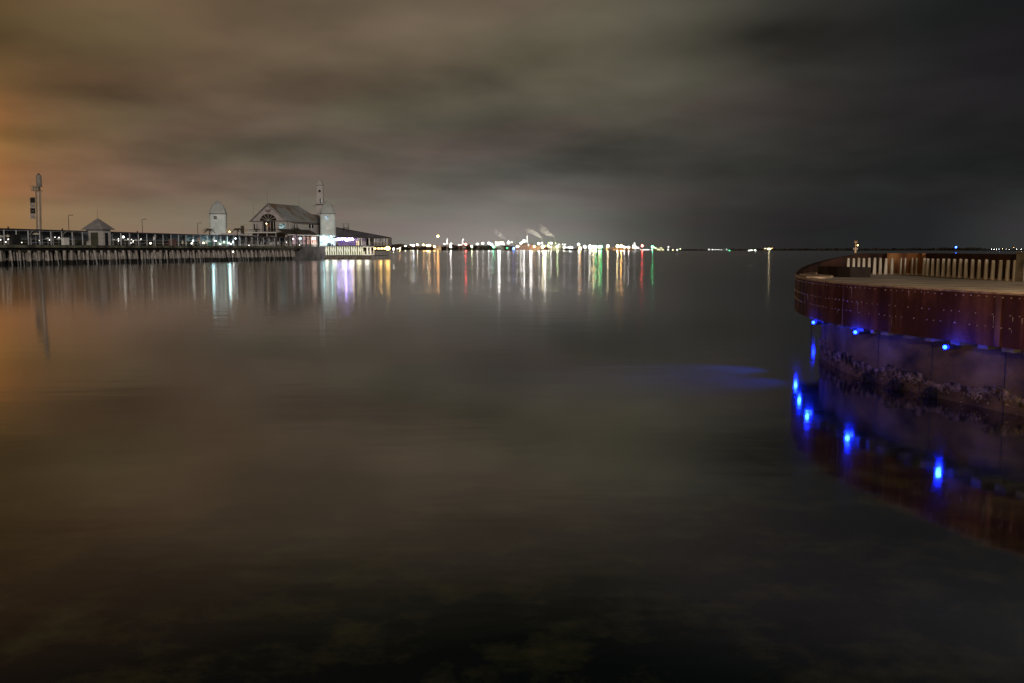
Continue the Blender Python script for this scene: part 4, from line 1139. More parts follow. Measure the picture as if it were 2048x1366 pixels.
car(sx(76), -8, (.28, .30, .48), 'pale blue car parked behind the walkway left of the kiosk')
car(sx(337), -7.6, (.22, .08, .07), 'dull red car parked behind the walkway between two starry lamps')
car(sx(486), -7.6, (.24, .24, .25), 'grey car parked behind the walkway below the gabled hall', 4.4)
car(sx(281), -8.5, (.5, .5, .52), 'white car parked near the lamp post right of the kiosk', 4)
mb = MB(PM); a = sx(32, -1.5); mb.box(a - 1.0, a + .9, -2.0, -1.2, ZP, ZP + 1.9); mb.box(a - 1.05, a + .95, -2.05, -1.15, ZP + 1.9, ZP + 1.98)
tag(mb.build('service_cabinet', M_dark), 'tall black service cabinet on the pier edge near the picture edge', 'cabinet')
mb = MB(PM); a = sx(22, -3.5); mb.box(a - 1, a + .6, -4.2, -3.4, ZP, ZP + 1.9); mb.box(a - 1.05, a + .65, -4.25, -3.35, ZP + 1.9, ZP + 1.96)
tag(mb.build('timber_hut', surf('hut_board', (.16, .14, .11), (.25, .21, .17), 2)), 'small brown hut beside the black cabinet on the pier', 'hut')
mb = MB(PM); a = sx(131, -1.6); mb.box(a - .7, a + .7, -2.0, -1.3, ZP, ZP + 1.45); mb.box(a - .75, a + .75, -2.05, -1.25, ZP + 1.45, ZP + 1.55)
tag(mb.build('ticket_booth', M_trim), 'small white booth on the pier left of the kiosk', 'booth')
for x, hh, cc, lb in ((345.5, 1.6, (.12, .07, .06), 'brown container behind the red car on the pier'), (418, 1.0, (.04, .07, .05), 'dark green bin under the left silo')):
    mb = MB(PM); a = sx(x, -3.0); mb.box(a - .8, a + .8, -3.6, -2.6, ZP, ZP + hh); mb.box(a - .85, a + .85, -3.65, -2.55, ZP + hh, ZP + hh + .07); tag(mb.build('storage_bin', surf('bin_paint', cc, tuple(k * 1.5 for k in cc), 2)), lb, 'bin')

# umbrellas: closed (cone) and open/tilted
def umb(x, w_, h, rad, kind, mat, label, grp):
    a = sx(x, w_); c = pf(a, w_, ZP); t = thing('umbrella', label, 'umbrella', tuple(c), grp)
    mb = MB(); mb.tube(c, c + Vector((0, 0, h)), .035, .03, 5); mb.build('pole', M_walkpost, t)
    mb = MB()
    if kind == 'closed': mb.lathe(c, [(.06, h * .35), (rad * .55, h * .45), (rad * .4, h * .7), (.04, h * 1.0)], 8)
    elif kind == 'open': mb.lathe(c, [(rad, h * .78), (rad * .5, h * .92), (.03, h)], 8)
    else:
        d = (u * .9 + Vector((0, 0, 1.15))).normalized(); p0 = c + Vector((0, 0, h * .5)); p1 = p0 + d * rad * 2.2
        mb.tube(p0, p0.lerp(p1, .35), .12, rad * .45, 7); mb.tube(p0.lerp(p1, .35), p1, rad * .45, .03, 7)
    mb.build('canopy', mat, t)
M_cream = surf('cream_canvas', (.55, .5, .4), (.7, .64, .5), 2); M_wcan = surf('white_canvas', (.7, .7, .7), (.8, .8, .8), 2); M_pink = surf('faded_red_canvas', (.36, .2, .17), (.46, .3, .26), 2)
g1 = 'white umbrellas near the kiosk'; g2 = 'folded umbrellas of the pier cafe'
umb(2, -3, 1.9, .9, 'open', M_cream, 'striped open umbrella at the very left end of the walkway', g1)
umb(16, -3, 2.0, .8, 'open', M_cream, 'cream open umbrella left of the brown hut', g1)
umb(72, -3.4, 2.7, .9, 'open', M_cream, 'tall straw-coloured umbrella above the pale blue car', g1)
umb(96, -3, 1.6, .6, 'open', M_wcan, 'small white umbrella between walkway posts right of the pale blue car', g1)
umb(118, -3, 1.6, .5, 'open', M_wcan, 'small white umbrella left of the white booth', g1)
for x in (227, 236, 250, 257, 272, 280): umb(x, -3.2, 1.5, .5, 'open', M_wcan, 'small white umbrella among the lamps right of the kiosk', 'small white umbrellas right of the kiosk')
umb(307, -3, 2.6, .8, 'tilt', M_wcan, 'white umbrella tilted on its side above the middle starry lamp', 'tilted umbrellas')
umb(396, -3, 2.4, .7, 'tilt', M_pink, 'faded pink tilted umbrella beside the pair of starry lamps', 'tilted umbrellas')
umb(426, -3, 2.6, .8, 'tilt', M_wcan, 'bright white tilted umbrella in front of the left silo', 'tilted umbrellas')
for x in (365, 372): umb(x, -3.1, 1.35, .55, 'closed', M_cream, 'folded cream umbrella left of the pair of starry lamps', 'folded umbrellas left of the starry lamps')
for x in (400, 406, 412, 418): umb(x, -3.1, 1.5, .62, 'closed', M_cream, 'folded cream umbrella in the row below the palm', 'folded cream umbrellas below the palm')
for x in (436, 443, 449, 453, 459): umb(x, -3.1, 1.5, .55, 'closed', surf('green_canvas', (.3, .45, .3), (.45, .6, .4), 2), 'folded green umbrella in the cafe row below the left silo', 'folded green umbrellas below the left silo')
umb(466, -3, 1.7, .7, 'closed', M_wcan, 'bright folded white umbrella at the right end of the cafe row', g2)
umb(556, -3.0, 1.5, .5, 'closed', M_wcan, 'folded white umbrella in front of the hall shopfront', g2)
umb(602, -2.2, 1.6, .8, 'closed', M_wcan, 'folded white umbrella in front of the pink-lit veranda windows', g2)

# lamps on the pier
def pier_lamp(x, y, r, col, st, label, grp=None, w_=-2.6, pw=0):
    a, z_ = on_w(x, y, w_); c = pf(a, w_, ZP); t = thing('deck_lamp', label, 'lamp', tuple(c), grp)
    mb = MB(); mb.tube(c, (c.x, c.y, z_), .035, .03, 5); mb.build('pole', M_dark, t)
    mb = MB(); mb.ball((c.x, c.y, z_), r, 8, 6); mb.build('lamp_globe', emis(col, st), t, smooth=True)
WW = (1, .97, .88)
pier_lamp(246.5, 474, .24, WW, 6, 'large starry white lamp right of the kiosk', w_=-1.7)
pier_lamp(301, 486.5, .22, (1, .93, .78), 5, 'starry warm lamp low on the pier edge below the tilted white umbrella', w_=-.6)
pier_lamp(386, 481.5, .2, (.85, 1, .97), 5, 'upper cool white lamp of the starry pair', w_=-2)
pier_lamp(383.5, 486.7, .2, (1, .93, .8), 5, 'lower warm lamp of the starry pair', w_=-.8)
for x, y in ((237, 477.5), (237, 482), (256, 478), (263, 479), (266, 484), (262, 486), (282, 478), (266.5, 481.5)):
    pier_lamp(x, y, .11, WW, 3, 'small white globe lamp in the cluster right of the kiosk', 'small lamps right of the kiosk')
for x, y in ((1, 479.5), (16.5, 478.5), (11.5, 484)): pier_lamp(x, y, .12, WW, 3, 'small white globe lamp by the umbrellas near the picture edge', 'small lamps near the picture edge')
for x, y in ((43.5, 485), (79, 481), (99, 480), (110, 474.5), (118, 475)): pier_lamp(x, y, .1, WW, 3, 'small white globe lamp between the walkway posts left of the kiosk', 'small lamps left of the kiosk')
for x, y, c_ in ((407, 486, (1, .85, .6)), (431, 482, (1, 1, 1)), (440, 488, (.7, .95, 1)), (448, 484, (.75, 1, .8)), (457, 486, (.7, .95, 1)), (462, 488, (.7, .95, 1)), (466.5, 484, (.8, 1, 1)), (471, 477, (.8, .9, 1))):
    pier_lamp(x, y, .15, c_, 16, 'small cool lamp lighting the cafe row below the left silo', 'cafe lamps below the left silo')
for x, y in ((498, 490.5), (573, 484.5), (599, 490)): pier_lamp(x, y, .1, WW, 6, 'small white lamp low in front of the hall', 'small lamps in front of the hall', -1.5)
q = pf(*on_w(425, 482, -1.2)[:1], -1.2, ZP + 1.6); point('cafe_fill_light', q, (.6, .95, 1.0), 130, .3)  # added point lights, stand in for the glow of the cafe lamps
q = pf(on_w(458, 482, -1.2)[0], -1.2, ZP + 1.6); point('cafe_fill_light', q, (.55, .95, 1.0), 170, .3)
# hanging lamp below the deck with its bright trail on the water
a, z_ = on_w(466.5, 503.5, .45); c = pf(a, .45, z_); t = thing('hanging_lamp', 'small white lamp hung below the pier edge under the left silo', 'lamp', tuple(c))
mb = MB(); mb.ball(c, .13, 8, 6); mb.build('lamp_globe', emis((1, .95, .8), 30), t); mb = MB(); mb.tube(c, (c.x, c.y, ZP - .3), .025, .02, 4); mb.build('cord', M_dark, t)
# warm lamp and roof terrace behind the left silo
a, z_ = on_w(459, 463.5, -13); c = pf(a, -13, z_)
t = thing('roof_terrace', 'low flat-roofed building with a white edge and wire frame between silo and hall', 'building', tuple(pf(a, -8.5, ZP)))
sa, z1_ = on_w(441, 468.5, -6); sb, _ = on_w(487, 468.5, -6); sc2, _ = on_w(500, 468.5, -6)
mb = MB(PM); mb.box(sa, sc2 + 4, -14, -6.1, ZP, z1_ - .1); mb.build('wall', M_cladwall, t)
mb = MB(PM); mb.box(sa, sb, -6.1, -5.9, z1_ - .12, z1_ + .28); mb.build('roof_edge', M_trim, t)
mb = MB(PM); zt_ = on_w(470, 448, -10)[1]; s0_, s1_ = on_w(456, 460, -10)[0], on_w(494, 460, -10)[0]
for k in range(8): ss = s0_ + (s1_ - s0_) * k / 7; mb.tube((ss, -10, z1_ - .2), (ss, -10, zt_), .03, .03, 4)
for zz in (zt_, (zt_ + z1_) / 2): mb.tube((s0_, -10, zz), (s1_, -10, zz), .025, .025, 4)
mb.build('wire_frame', surf('yellow_lit_wire', (.4, .26, .1), (.5, .34, .14), 2), t)  # yellow light on the frame is put into its colour
mb = MB(PM); mb.box(on_w(483, 455, -9.5)[0], on_w(486.5, 455, -9.5)[0], -9.8, -9.2, z1_, on_w(484, 451.5, -9.5)[1]); mb.build('chimney', M_roofdark, t)
q = pf(on_w(459, 463.5, -9)[0], -9, on_w(459, 463.5, -9)[1]); mb = MB(); mb.ball(q, .22, 8, 6); mb.build('lamp_globe', emis((1, .6, .2), 9), t)
mb = MB(); q = pf(sa + 2, -5.7, z1_ + .2); mb.ball(q, .2, 8, 6); mb.build('lamp_globe', M_trim, t)

# palms
def palm(x, y, w_, hgt, fr_, label):
    a, z_ = on_w(x, y, w_); c = pf(a, w_, ZP); t = thing('palm_tree', label, 'palm tree', tuple(c), 'palms on the pier')
    mb = MB(); mb.tube(c, (c.x + .05, c.y, z_), .16, .11, 7); mb.build('trunk', M_trunk, t)
    mb = MB(); top = Vector((c.x + .05, c.y, z_))
    for k in range(fr_):
        an = 2 * PI * k / fr_ + random.uniform(-.25, .25); up = random.uniform(.1, .9); Lf = random.uniform(1.5, 2.3)
        prev = top; d = Vector((math.cos(an), math.sin(an), up)); pts = [top]
        for j in range(7):
            prev = prev + d.normalized() * Lf / 7; d.z -= .28; pts.append(prev.copy())
        for j in range(7):
            wd_ = .05 + .16 * math.sin(PI * (j + .7) / 8); sd_ = Vector((-math.sin(an), math.cos(an), 0))
            for sg_ in (-1, 1):
                for m_ in range(3):
                    p = pts[j].lerp(pts[j + 1], m_ / 3); mb.add([p, p + (pts[j + 1] - pts[j]) * .22, p + sd_ * sg_ * wd_ * 1.9 + (pts[j + 1] - pts[j]) * .6 + Vector((0, 0, -.16))], [(0, 1, 2)])
        mb.path(pts, .025, 4)
    mb.build('crown', M_leaf, t)
random.seed(4)
palm(418.5, 459.5, -7.6, 0, 15, 'small spiky palm in front of the left silo')
palm(474, 459.5, -5.8, 0, 14, 'low dark palm on the flat roof edge between silo and hall')
palm(592, 457.5, -2.6, 0, 16, 'bushy dark palm in front of the side wing right of the hall')
# potted bushes on the balcony
random.seed(8)
for x, w2, lb in ((513, 5, 'dark shrub at the left end of the hall balcony'), (545, 6, 'dark shrub in the middle of the hall balcony'), (566, 5, 'dark shrub at the right end of the hall balcony')):
    a, z_ = on_s(x, 462, sg - 2.5); mb = MB(PM); mb.mi = 0; mb.lathe((sg - 2.5, a, za_), [(.2, 0), (.3, .4)], 8); mb.mi = 1
    for k in range(160):
        c = Vector((sg - 2.5 + random.gauss(0, .3), a + random.gauss(0, .42), za_ + .45 + abs(random.gauss(0, .35)))); d = Vector((random.uniform(-.2, .2), random.uniform(-.2, .2), random.uniform(-.05, .2)))
        mb.add([c, c + d, c + Vector((d.y, -d.x, .12))], [(0, 1, 2)])
    tag(mb.build('potted_shrub', [M_dark, M_leaf]), lb, 'shrub')
mb = MB(PM); a, z_ = on_s(501, 462, sg - 3.2)
for k, dw in enumerate((-.5, .15)): mb.box(sg - 3.4, sg - 3.1, a + dw - .25, a + dw + .25, za_ + .35, za_ + 1.05); mb.box(sg - 3.3, sg - 3.2, a + dw - .2, a + dw - .12, za_, za_ + .35); mb.box(sg - 3.3, sg - 3.2, a + dw + .12, a + dw + .2, za_, za_ + .35)
tag(mb.build('menu_board', surf('board_white', (.5, .52, .5), (.62, .64, .6), 2)), 'pair of pale boards at the left corner of the hall balcony', 'board')

# ================================================================== FAR SHORE
FY = 2200.0
prof = [(-300, 490), (400, 490), (700, 489), (770, 489.5), (790, 488.3), (804, 487.3), (812, 489), (825, 491.8), (850, 491), (880, 492), (900, 491), (906, 488), (914, 491), (940, 489.5), (958, 491), (975, 490), (990, 493), (1010, 490.5), (1030, 492),
        (1060, 493), (1100, 493.5), (1120, 494), (1150, 496), (1180, 498), (1250, 499), (1300, 498.5), (1350, 497.6), (1400, 498), (1500, 497.4), (1560, 496.6), (1650, 496.2), (1700, 495.8), (1800, 496), (1880, 495), (1925, 494.2), (1960, 494.8), (1978, 497), (2048, 497.6), (2500, 497)]
def ptop(x):
    for (a, ya), (b, yb) in zip(prof[:-1], prof[1:]):
        if a <= x <= b: return ya + (yb - ya) * (x - a) / (b - a)
    return 497
mb = MB(); vs = []; fs = []; xs = [x for x in range(-300, 2500, 8)]
for x in xs:
    q = at_y(x, 501, FY); zt = max(.8, at_y(x, ptop(x) + 3.0, FY + 40).z)
    vs += [(q.x, FY - 18, -.5), (q.x, FY - 6, .9), (q.x * 1.012, FY + 60, zt * .7), (q.x * 1.3, FY + 700, zt * .8)]
for i in range(len(xs) - 1):
    for k in range(3): fs.append((i * 4 + k, i * 4 + 4 + k, i * 4 + 5 + k, i * 4 + 1 + k))
mb.add(vs, fs); tag(mb.build('far_shore', M_shore, origin=(0, FY, 0)), 'low dark land across the bay', 'shore', kind='structure')
random.seed(14)
mb = MB()
x = 640.0
while x < 2300:
    yt = ptop(x) + random.uniform(-.3, 2.2); Yq = FY + random.uniform(0, 45); q = at_y(x, yt, Yq); hgt = max(1.2, q.z)
    r_ = random.uniform(2.0, 4.5) * (1 if x < 1160 else .75); r_ = min(r_, hgt * .8 + .6)
    c = Vector((q.x, Yq, hgt - r_ * .8)); mb.ball(c, r_, 6, 4, random.uniform(.7, 1.0))
    for k in range(5):
        d = Vector((random.uniform(-1, 1), random.uniform(-1, .3), random.uniform(-.6, .8))).normalized() * r_ * .8; mb.ball(c + d, r_ * random.uniform(.25, .45), 5, 3)
    x += random.uniform(1.0, 2.4) * (1 if x < 1160 else 1.5)
tag(mb.build('treeline', M_trees, origin=(0, FY, 0)), 'dark band of trees along the far shore', 'trees', kind='stuff')

WC = (1, .96, .88); CO = (.72, .86, 1); YE = (1, .8, .42); OR = (1, .47, .13); RE = (1, .07, .05); GR = (.08, 1, .32); BL = (.06, .2, 1); LI = (.75, 1, .42)
names = {WC: 'white', CO: 'cool white', YE: 'yellow', OR: 'orange', RE: 'red', GR: 'green', BL: 'blue', LI: 'yellow-green'}
def zone(x):
    for lim, n_ in ((850, 'among the trees just right of the pier head'), (905, 'on the wooded shore below the tall orange beacon'), (975, 'between the two slim lit towers and the tank rack'), (1035, 'beside the lit tank rack at the refinery'),
                    (1075, 'at the refinery left of the two smoking stacks'), (1120, 'around the two smoking stacks'), (1150, 'in the low row right of the smoking stacks'), (1178, 'beside the great white floodlight'), (1208, 'in the bright cluster right of the great floodlight'),
                    (1264, 'along the orange-lit jetty'), (1300, 'by the moored ship at the jetty end'), (1365, 'on the dark shore right of the green harbour light'), (1465, 'in the small group on the dark right shore'), (1520, 'low on the water left of the lone amber streak'), (1560, 'above the lone amber streak')):
        if x < lim: return n_
    return 'in the distant town at the right edge'
protos = {}
def shore_light(x, y, r, col, st, lab=None, Y=None, tall=False):
    Y = Y or FY - 22 - random.uniform(0, 10)
    if y > 500.2: Y = min(Y, 1500)
    q = at_y(x, y, Y); key = (col, st, round(r, 2))
    name = 'shore_lamp'
    nm = 'faint' if st <= 32 else ('bright' if st >= 380 else 'small')
    label = lab or ('%s %s lamp %s' % (nm, names[col], zone(x)))
    rr = r * Y / F * (.46 if st <= 32 else (.5 if st < 200 else 1))
    if key not in protos:
        t = thing(name, label, 'lamp', (q.x, Y, q.z), 'lights on the far shore ' + zone(x))
        mb = MB(); mb.ball((q.x, Y, q.z), rr, 6, 4); mb.build('lamp_globe', emis(col, st), t)
        mb = MB(); mb.tube((q.x, Y + .2, q.z), (q.x, Y + .2, q.z - max(q.z, 2) - 1), .22, .3, 4); mb.build('pole', M_dark, t)
        protos[key] = t
        return t
    t = copy_tree(protos[key], (q.x, Y, q.z)); t['label'] = label; t['group'] = 'lights on the far shore ' + zone(x)
    return t
S, Mi, Br = 32, 230, 400
data = [(781, 491.5, .9, WC, S), (787, 497.5, .9, WC, Mi), (794.5, 497.5, .9, WC, S), (799.5, 497, .9, OR, Mi), (810.5, 491.8, .9, WC, Mi), (821.8, 489.8, .9, YE, Mi), (826.6, 491.2, 1.2, CO, Mi), (835, 489.8, .8, YE, Mi), (847, 489.8, .9, OR, Mi),
        (855, 491.5, 1.3, YE, Mi), (859.3, 490.8, 1.2, OR, Mi), (869, 493.3, 1.1, OR, Mi), (901, 493, .9, WC, Mi), (902, 488, .8, WC, Mi), (918, 489.5, .9, WC, S), (931.4, 488.6, 1.5, RE, Mi), (943.8, 493.3, 1.0, LI, Mi), (954.8, 487.9, .9, WC, Mi),
        (965.8, 486.4, .8, WC, Mi), (977.8, 486.4, 1.0, WC, Mi), (983.4, 489.3, 1.0, CO, Mi), (987.8, 494.5, .9, GR, Mi), (1014, 496, 1.0, GR, S), (1027.3, 496.6, .9, BL, Mi), (1017, 481.3, .9, WC, S), (1017, 485.7, 1.0, WC, Mi), (1023.7, 484.2, .8, WC, S),
        (1034.4, 492.9, .9, WC, Mi), (1038.5, 492.6, .9, YE, S), (1041.9, 486, 1.0, WC, Mi), (1048, 482, 1.5, WC, Mi), (1056.9, 489.5, .8, WC, S), (1068.5, 492.9, .9, OR, Mi), (1078, 487.4, 1.1, WC, Mi), (1084.3, 485.8, 1.2, WC, S),
        (1085.6, 493.6, 1.7, YE, Br), (1090.4, 491.5, 1.0, OR, S), (1090.4, 497, .9, RE, S), (1096.6, 491.5, 1.1, LI, Mi), (1102, 486.3, .9, WC, Mi), (1102, 494.3, 1.0, WC, S), (1097.2, 485.8, .8, LI, S), (1111, 486.3, .8, LI, S),
        (1114.6, 493.6, 1.4, LI, Mi), (1117.8, 488.8, .7, WC, S), (1125.3, 488.8, .8, WC, S), (1130, 488.8, .8, WC, S), (1128, 494.5, .8, WC, Mi), (1132, 495, .8, WC, S), (1136, 495, .8, CO, S), (1140.5, 494.5, .9, CO, Mi), (1144.7, 495.6, 1.2, CO, S),
        (1157.4, 488.8, 3.0, WC, 140), (1160.4, 497, 2.0, OR, Mi), (1169, 493, .9, CO, Mi), (1172, 494.5, .9, CO, S), (1170, 496.5, .9, CO, S), (1179.5, 493, 1.8, WC, Mi), (1181, 497, 1.5, YE, Mi), (1186.8, 493.6, 2.0, YE, Mi), (1191.6, 493.6, 1.6, GR, Mi),
        (1191, 499, 1.3, OR, Mi), (1198.6, 494, 1.6, LI, Mi), (1202, 493.6, 1.7, GR, Mi), (1215.8, 492.2, 1.6, YE, Mi), (1213, 498, 1.0, OR, S), (1235, 492.2, 1.5, YE, Br), (1242.6, 492.2, 1.7, OR, Br), (1249, 494.3, 1.0, WC, Mi), (1257.2, 494.5, 1.0, WC, Mi),
        (1284.3, 491.8, 1.4, RE, Br), (1281, 499.2, .8, WC, S), (1288, 499.3, .8, WC, S), (1292, 499.3, .8, WC, S), (1296, 499, .9, WC, S), (1305.5, 494, 1.1, GR, Br), (1304, 499.5, .8, WC, S), (1311, 496, 1.0, YE, S), (1316, 499, .9, YE, S), (1319, 499, .9, YE, S),
        (1322, 495.7, .8, YE, S), (1326, 499.2, .9, YE, S), (1337, 493.5, .8, WC, S), (1336, 499, .8, WC, S), (1345.6, 499.6, .9, YE, S), (1354.5, 499.3, 1.1, WC, S), (1360.5, 497.8, .8, LI, S), (1418, 499, .8, WC, S), (1425, 499, 1.0, WC, S), (1431, 499.3, .8, WC, S), (1437, 499.2, .9, WC, S),
        (1443, 499.7, .6, WC, S), (1453.4, 498.6, .7, WC, S), (1459, 500.8, 1.1, GR, S), (1498.8, 501, .9, WC, S), (1503.4, 500, 1.0, WC, S), (1510.5, 500.6, 1.1, WC, S), (1530.5, 497, .9, YE, S), (1535, 497.5, .7, YE, S), (1538.6, 497.8, 1.0, YE, Br), (1544, 496.6, .8, OR, S),
        (1983, 498.5, .6, WC, S), (1988, 498.7, .7, WC, S), (1993, 498.4, .6, WC, S), (1998, 498.6, .6, CO, S), (2005, 497.8, .6, YE, S), (2012, 498.6, .5, WC, S), (2019, 498.5, .6, WC, S), (2027, 495.5, .6, OR, S), (2033, 498.3, .5, WC, S), (2042, 498.4, .6, WC, S)]
special = {1157: 'great white floodlight, largest light on the far shore', 1085: 'bright yellow lamp at the foot of the left smoking stack', 1284: 'red harbour light beside the moored ship', 1305: 'green harbour light right of the red one'}
for x, y, r, c_, st in data: shore_light(x, y, r, c_, st, special.get(int(x)) if (st >= 380 or r > 3) else None)
# tall beacon
t = thing('beacon_mast', 'tall mast with one orange light above the far trees', 'mast', (at_y(875.7, 472.5, FY - 10).x, FY - 10, 0)); q = at_y(875.7, 472.5, FY - 10)
mb = MB(); mb.ball(q, 2.3, 10, 7); mb.build('lamp_globe', emis(OR, 70), t)
mb = MB(); mb.tube((q.x, FY - 9, 0), (q.x, FY - 9, q.z - 1), .35, .18, 4); mb.build('pole', M_dark, t)
# blue buoy light
t = thing('blue_buoy', 'tiny blue buoy light on the water above the parapet', 'buoy', (at_y(1912, 494, 900).x, 900, 0)); q = at_y(1912, 494.4, 900)
mb = MB(); mb.ball(q, .75, 10, 7); mb.build('lamp_globe', emis((.03, .14, 1), 30), t)
mb = MB(); mb.tube((q.x, 900.3, -1), (q.x, 900.3, q.z - .3), .25, .1, 6); mb.lathe((q.x, 900.3, 0), [(.9, -.3), (.8, .5), (.2, .9)], 10); mb.build('float', M_dark, t)

# refinery structures
def bulbs(pts, r, col, st, parent, name='lamp_globe'):
    for (x, y) in pts:
        q = at_y(x, y, FY - 12); mb = MB(); mb.ball(q, r * FY / F, 6, 4); mb.build(name, emis(col, st), parent)
def tower(x, yt, wpx, label, lamps, name='process_tower', mat=None):
    q0 = at_y(x, yt, FY); t = thing(name, label, 'tower', (q0.x, FY, 0)); r_ = wpx * FY / F / 2
    mb = MB(); mb.lathe((q0.x, FY, 0), [(r_ * 1.1, 0), (r_, q0.z * .3), (r_, q0.z * .94), (r_ * .5, q0.z)], 10); mb.build('column', mat or M_steelgrey, t)
    mb = MB()
    for f_ in (.45, .65, .85): mb.lathe((q0.x, FY, q0.z * f_), [(r_ * 1.5, 0), (r_ * 1.5, .25)], 10)
    mb.build('gallery', M_steelgrey, t); bulbs(lamps, .65, (1, .97, .9), 8, t); return t
tower(894.3, 477, 1.3, 'slim lit distillation tower, left one of two above the trees', [(894.8, 478.5), (893.8, 481), (894.4, 483.5), (893.6, 486), (888, 487.5), (890, 488.5), (895, 487)])
tower(925.8, 477, 1.3, 'slim lit distillation tower, right one of two above the trees', [(926.6, 478.5), (925.3, 481), (925, 484), (926, 487), (919, 490), (923, 489.5)])
tower(1054.5, 462, .9, 'tall thin mast with a string of lights at the refinery', [(1054.4, 473), (1054.4, 477), (1054.4, 480.5), (1054.4, 484)], 'lit_mast')
tower(1033.8, 467, .5, 'dim thin mast left of the lit mast', [], 'thin_mast'); tower(956.5, 476, .5, 'dim thin mast between the lit towers and the tank rack', [], 'thin_mast')
st1 = tower(1083.6, 475.5, .9, 'left smoking stack of the refinery', [], 'smoke_stack'); st2 = tower(1108.3, 473, .9, 'right smoking stack of the refinery', [], 'smoke_stack')
st3 = tower(1109.7, 477, .7, 'short stack just right of the right smoking stack', [], 'short_stack')
# lit tank rack
q0 = at_y(991, 491, FY); q1 = at_y(1008, 483, FY); t = thing('tank_rack', 'steel rack of tanks hung with a grid of white lights', 'refinery rack', ((q0.x + q1.x) / 2, FY, 0))
mb = MB()
for k in range(6): x_ = q0.x + (q1.x - q0.x) * k / 5; mb.box(x_ - .2, x_ + .2, FY - .3, FY + 8, 0, q1.z)
for zz in (.35, .65, 1): mb.box(q0.x, q1.x, FY, FY + 8, q1.z * zz - .3, q1.z * zz)
mb.build('frame', M_steelgrey, t)
mb = MB()
for k in range(4): mb.lathe((q0.x + (q1.x - q0.x) * (k + .5) / 4, FY + 4, 0), [(1.9, 0), (1.9, q1.z * .8), (.5, q1.z * .9)], 10)
mb.build('tank', M_steelgrey, t)
random.seed(2)
bulbs([(991.5, 484), (991.5, 486.5), (991.7, 489), (994.5, 485), (996, 486.8), (997.5, 484.8), (998.5, 489.5), (1000, 486), (1002, 487.5), (1003.5, 484.5), (1004, 488), (1006.5, 484.5), (1007, 487), (1008, 489.3), (994, 490.5), (1001.5, 484.3)], .8, (1, .98, .85), 7, t)
# sheds
for xa, xb, yt, mt, lb in ((1031, 1046, 488.5, M_rustyplant, 'long brown refinery shed left of the lit mast'), (1046, 1066, 487.5, M_rustyplant, 'wide brown refinery shed right of the lit mast'), (1066, 1082, 491, M_rustyplant, 'low brown shed left of the smoking stacks'),
                           (1096, 1122, 489, M_steelgrey, 'broad grey-green tank house under the right stack'), (869, 882, 491.5, M_steelgrey, 'pale low shed by the far trees'), (1226, 1262, 496.5, M_rustyplant, 'low brown shed on the orange-lit jetty')):
    a = at_y(xa, yt, FY - 8); b = at_y(xb, yt, FY - 8); mb = MB(); zt = max(a.z, 2.5)
    pr = [(a.x, FY - 8, 0), (b.x, FY - 8, 0), (b.x, FY + 10, 0), (a.x, FY + 10, 0)]; tp = [(p[0], p[1], zt * .85) for p in pr]
    ttl = thing('plant_shed', lb, 'shed', ((a.x + b.x) / 2, FY, 0)); mb.hexa(pr, tp); mb.build('wall', mt, ttl)
    mb = MB(); mb.add([(a.x - .5, FY - 8.5, zt * .85), (b.x + .5, FY - 8.5, zt * .85), (b.x + .5, FY + 10.5, zt * .85), (a.x - .5, FY + 10.5, zt * .85), (a.x - .5, FY + 1, zt), (b.x + .5, FY + 1, zt)], [(0, 1, 5, 4), (2, 3, 4, 5), (0, 4, 3), (1, 2, 5)]); mb.build('roof', mt, ttl)
# jetty and ship
a = at_y(1214, 496, FY - 30); b = at_y(1266, 496, FY - 30); mb = MB(); mb.box(a.x, b.x, FY - 34, FY - 28, a.z - .8, a.z)
for k in range(20): x_ = a.x + (b.x - a.x) * k / 19; mb.tube((x_, FY - 30, -1), (x_, FY - 30, a.z - .5), .4, .4, 6)
tag(mb.build('oil_jetty', surf('orange_lit_jetty', (.3, .2, .1), (.45, .3, .15), .1)), 'long low oil jetty glowing orange', 'jetty')  # orange light on the jetty is put into its base colour
for x in (1220, 1226, 1232, 1248, 1254, 1260): shore_light(x, 496.0, .7, OR, 20)
a = at_y(1263, 500, FY - 40); b = at_y(1281, 500, FY - 40); t = thing('moored_ship', 'lit tanker ship moored at the jetty end', 'ship', ((a.x + b.x) / 2, FY - 40, 0)); Yh = FY - 40
mb = MB(); cx_ = (a.x + b.x) / 2
hl = [(a.x, Yh - 2), (a.x + 2, Yh - 5), (b.x - 3, Yh - 5), (b.x, Yh), (b.x - 3, Yh + 5), (a.x + 2, Yh + 5), (a.x, Yh + 2)]
mb.hexa([(x * .998 + cx_ * .002, y, -.5) for x, y in hl], [(x, y, 3.6) for x, y in hl]); mb.build('hull', M_dark, t)
zz = at_y(1270, 491, Yh).z; mb = MB(); mb.box(a.x + 4, a.x + 10, Yh - 4, Yh + 4, 3.6, zz); mb.box(a.x + 5, a.x + 9, Yh - 3, Yh + 3, zz, zz + 2); mb.build('deckhouse', M_white, t)
mb = MB(); mb.tube((a.x + 7, Yh, zz), (a.x + 7, Yh, zz + 5), .3, .15, 5); mb.build('mast', M_dark, t)
for (x, y) in ((1269, 486.5), (1266, 490.5), (1270.5, 491), (1272, 494), (1275, 495), (1266, 494.5), (1271, 497.5), (1277, 496), (1268.5, 492.5)):
    q = at_y(x, y, Yh - 6); mb = MB(); mb.ball(q, .9, 6, 4); mb.build('lamp_globe', emis((1, .93, .9), 9), t)

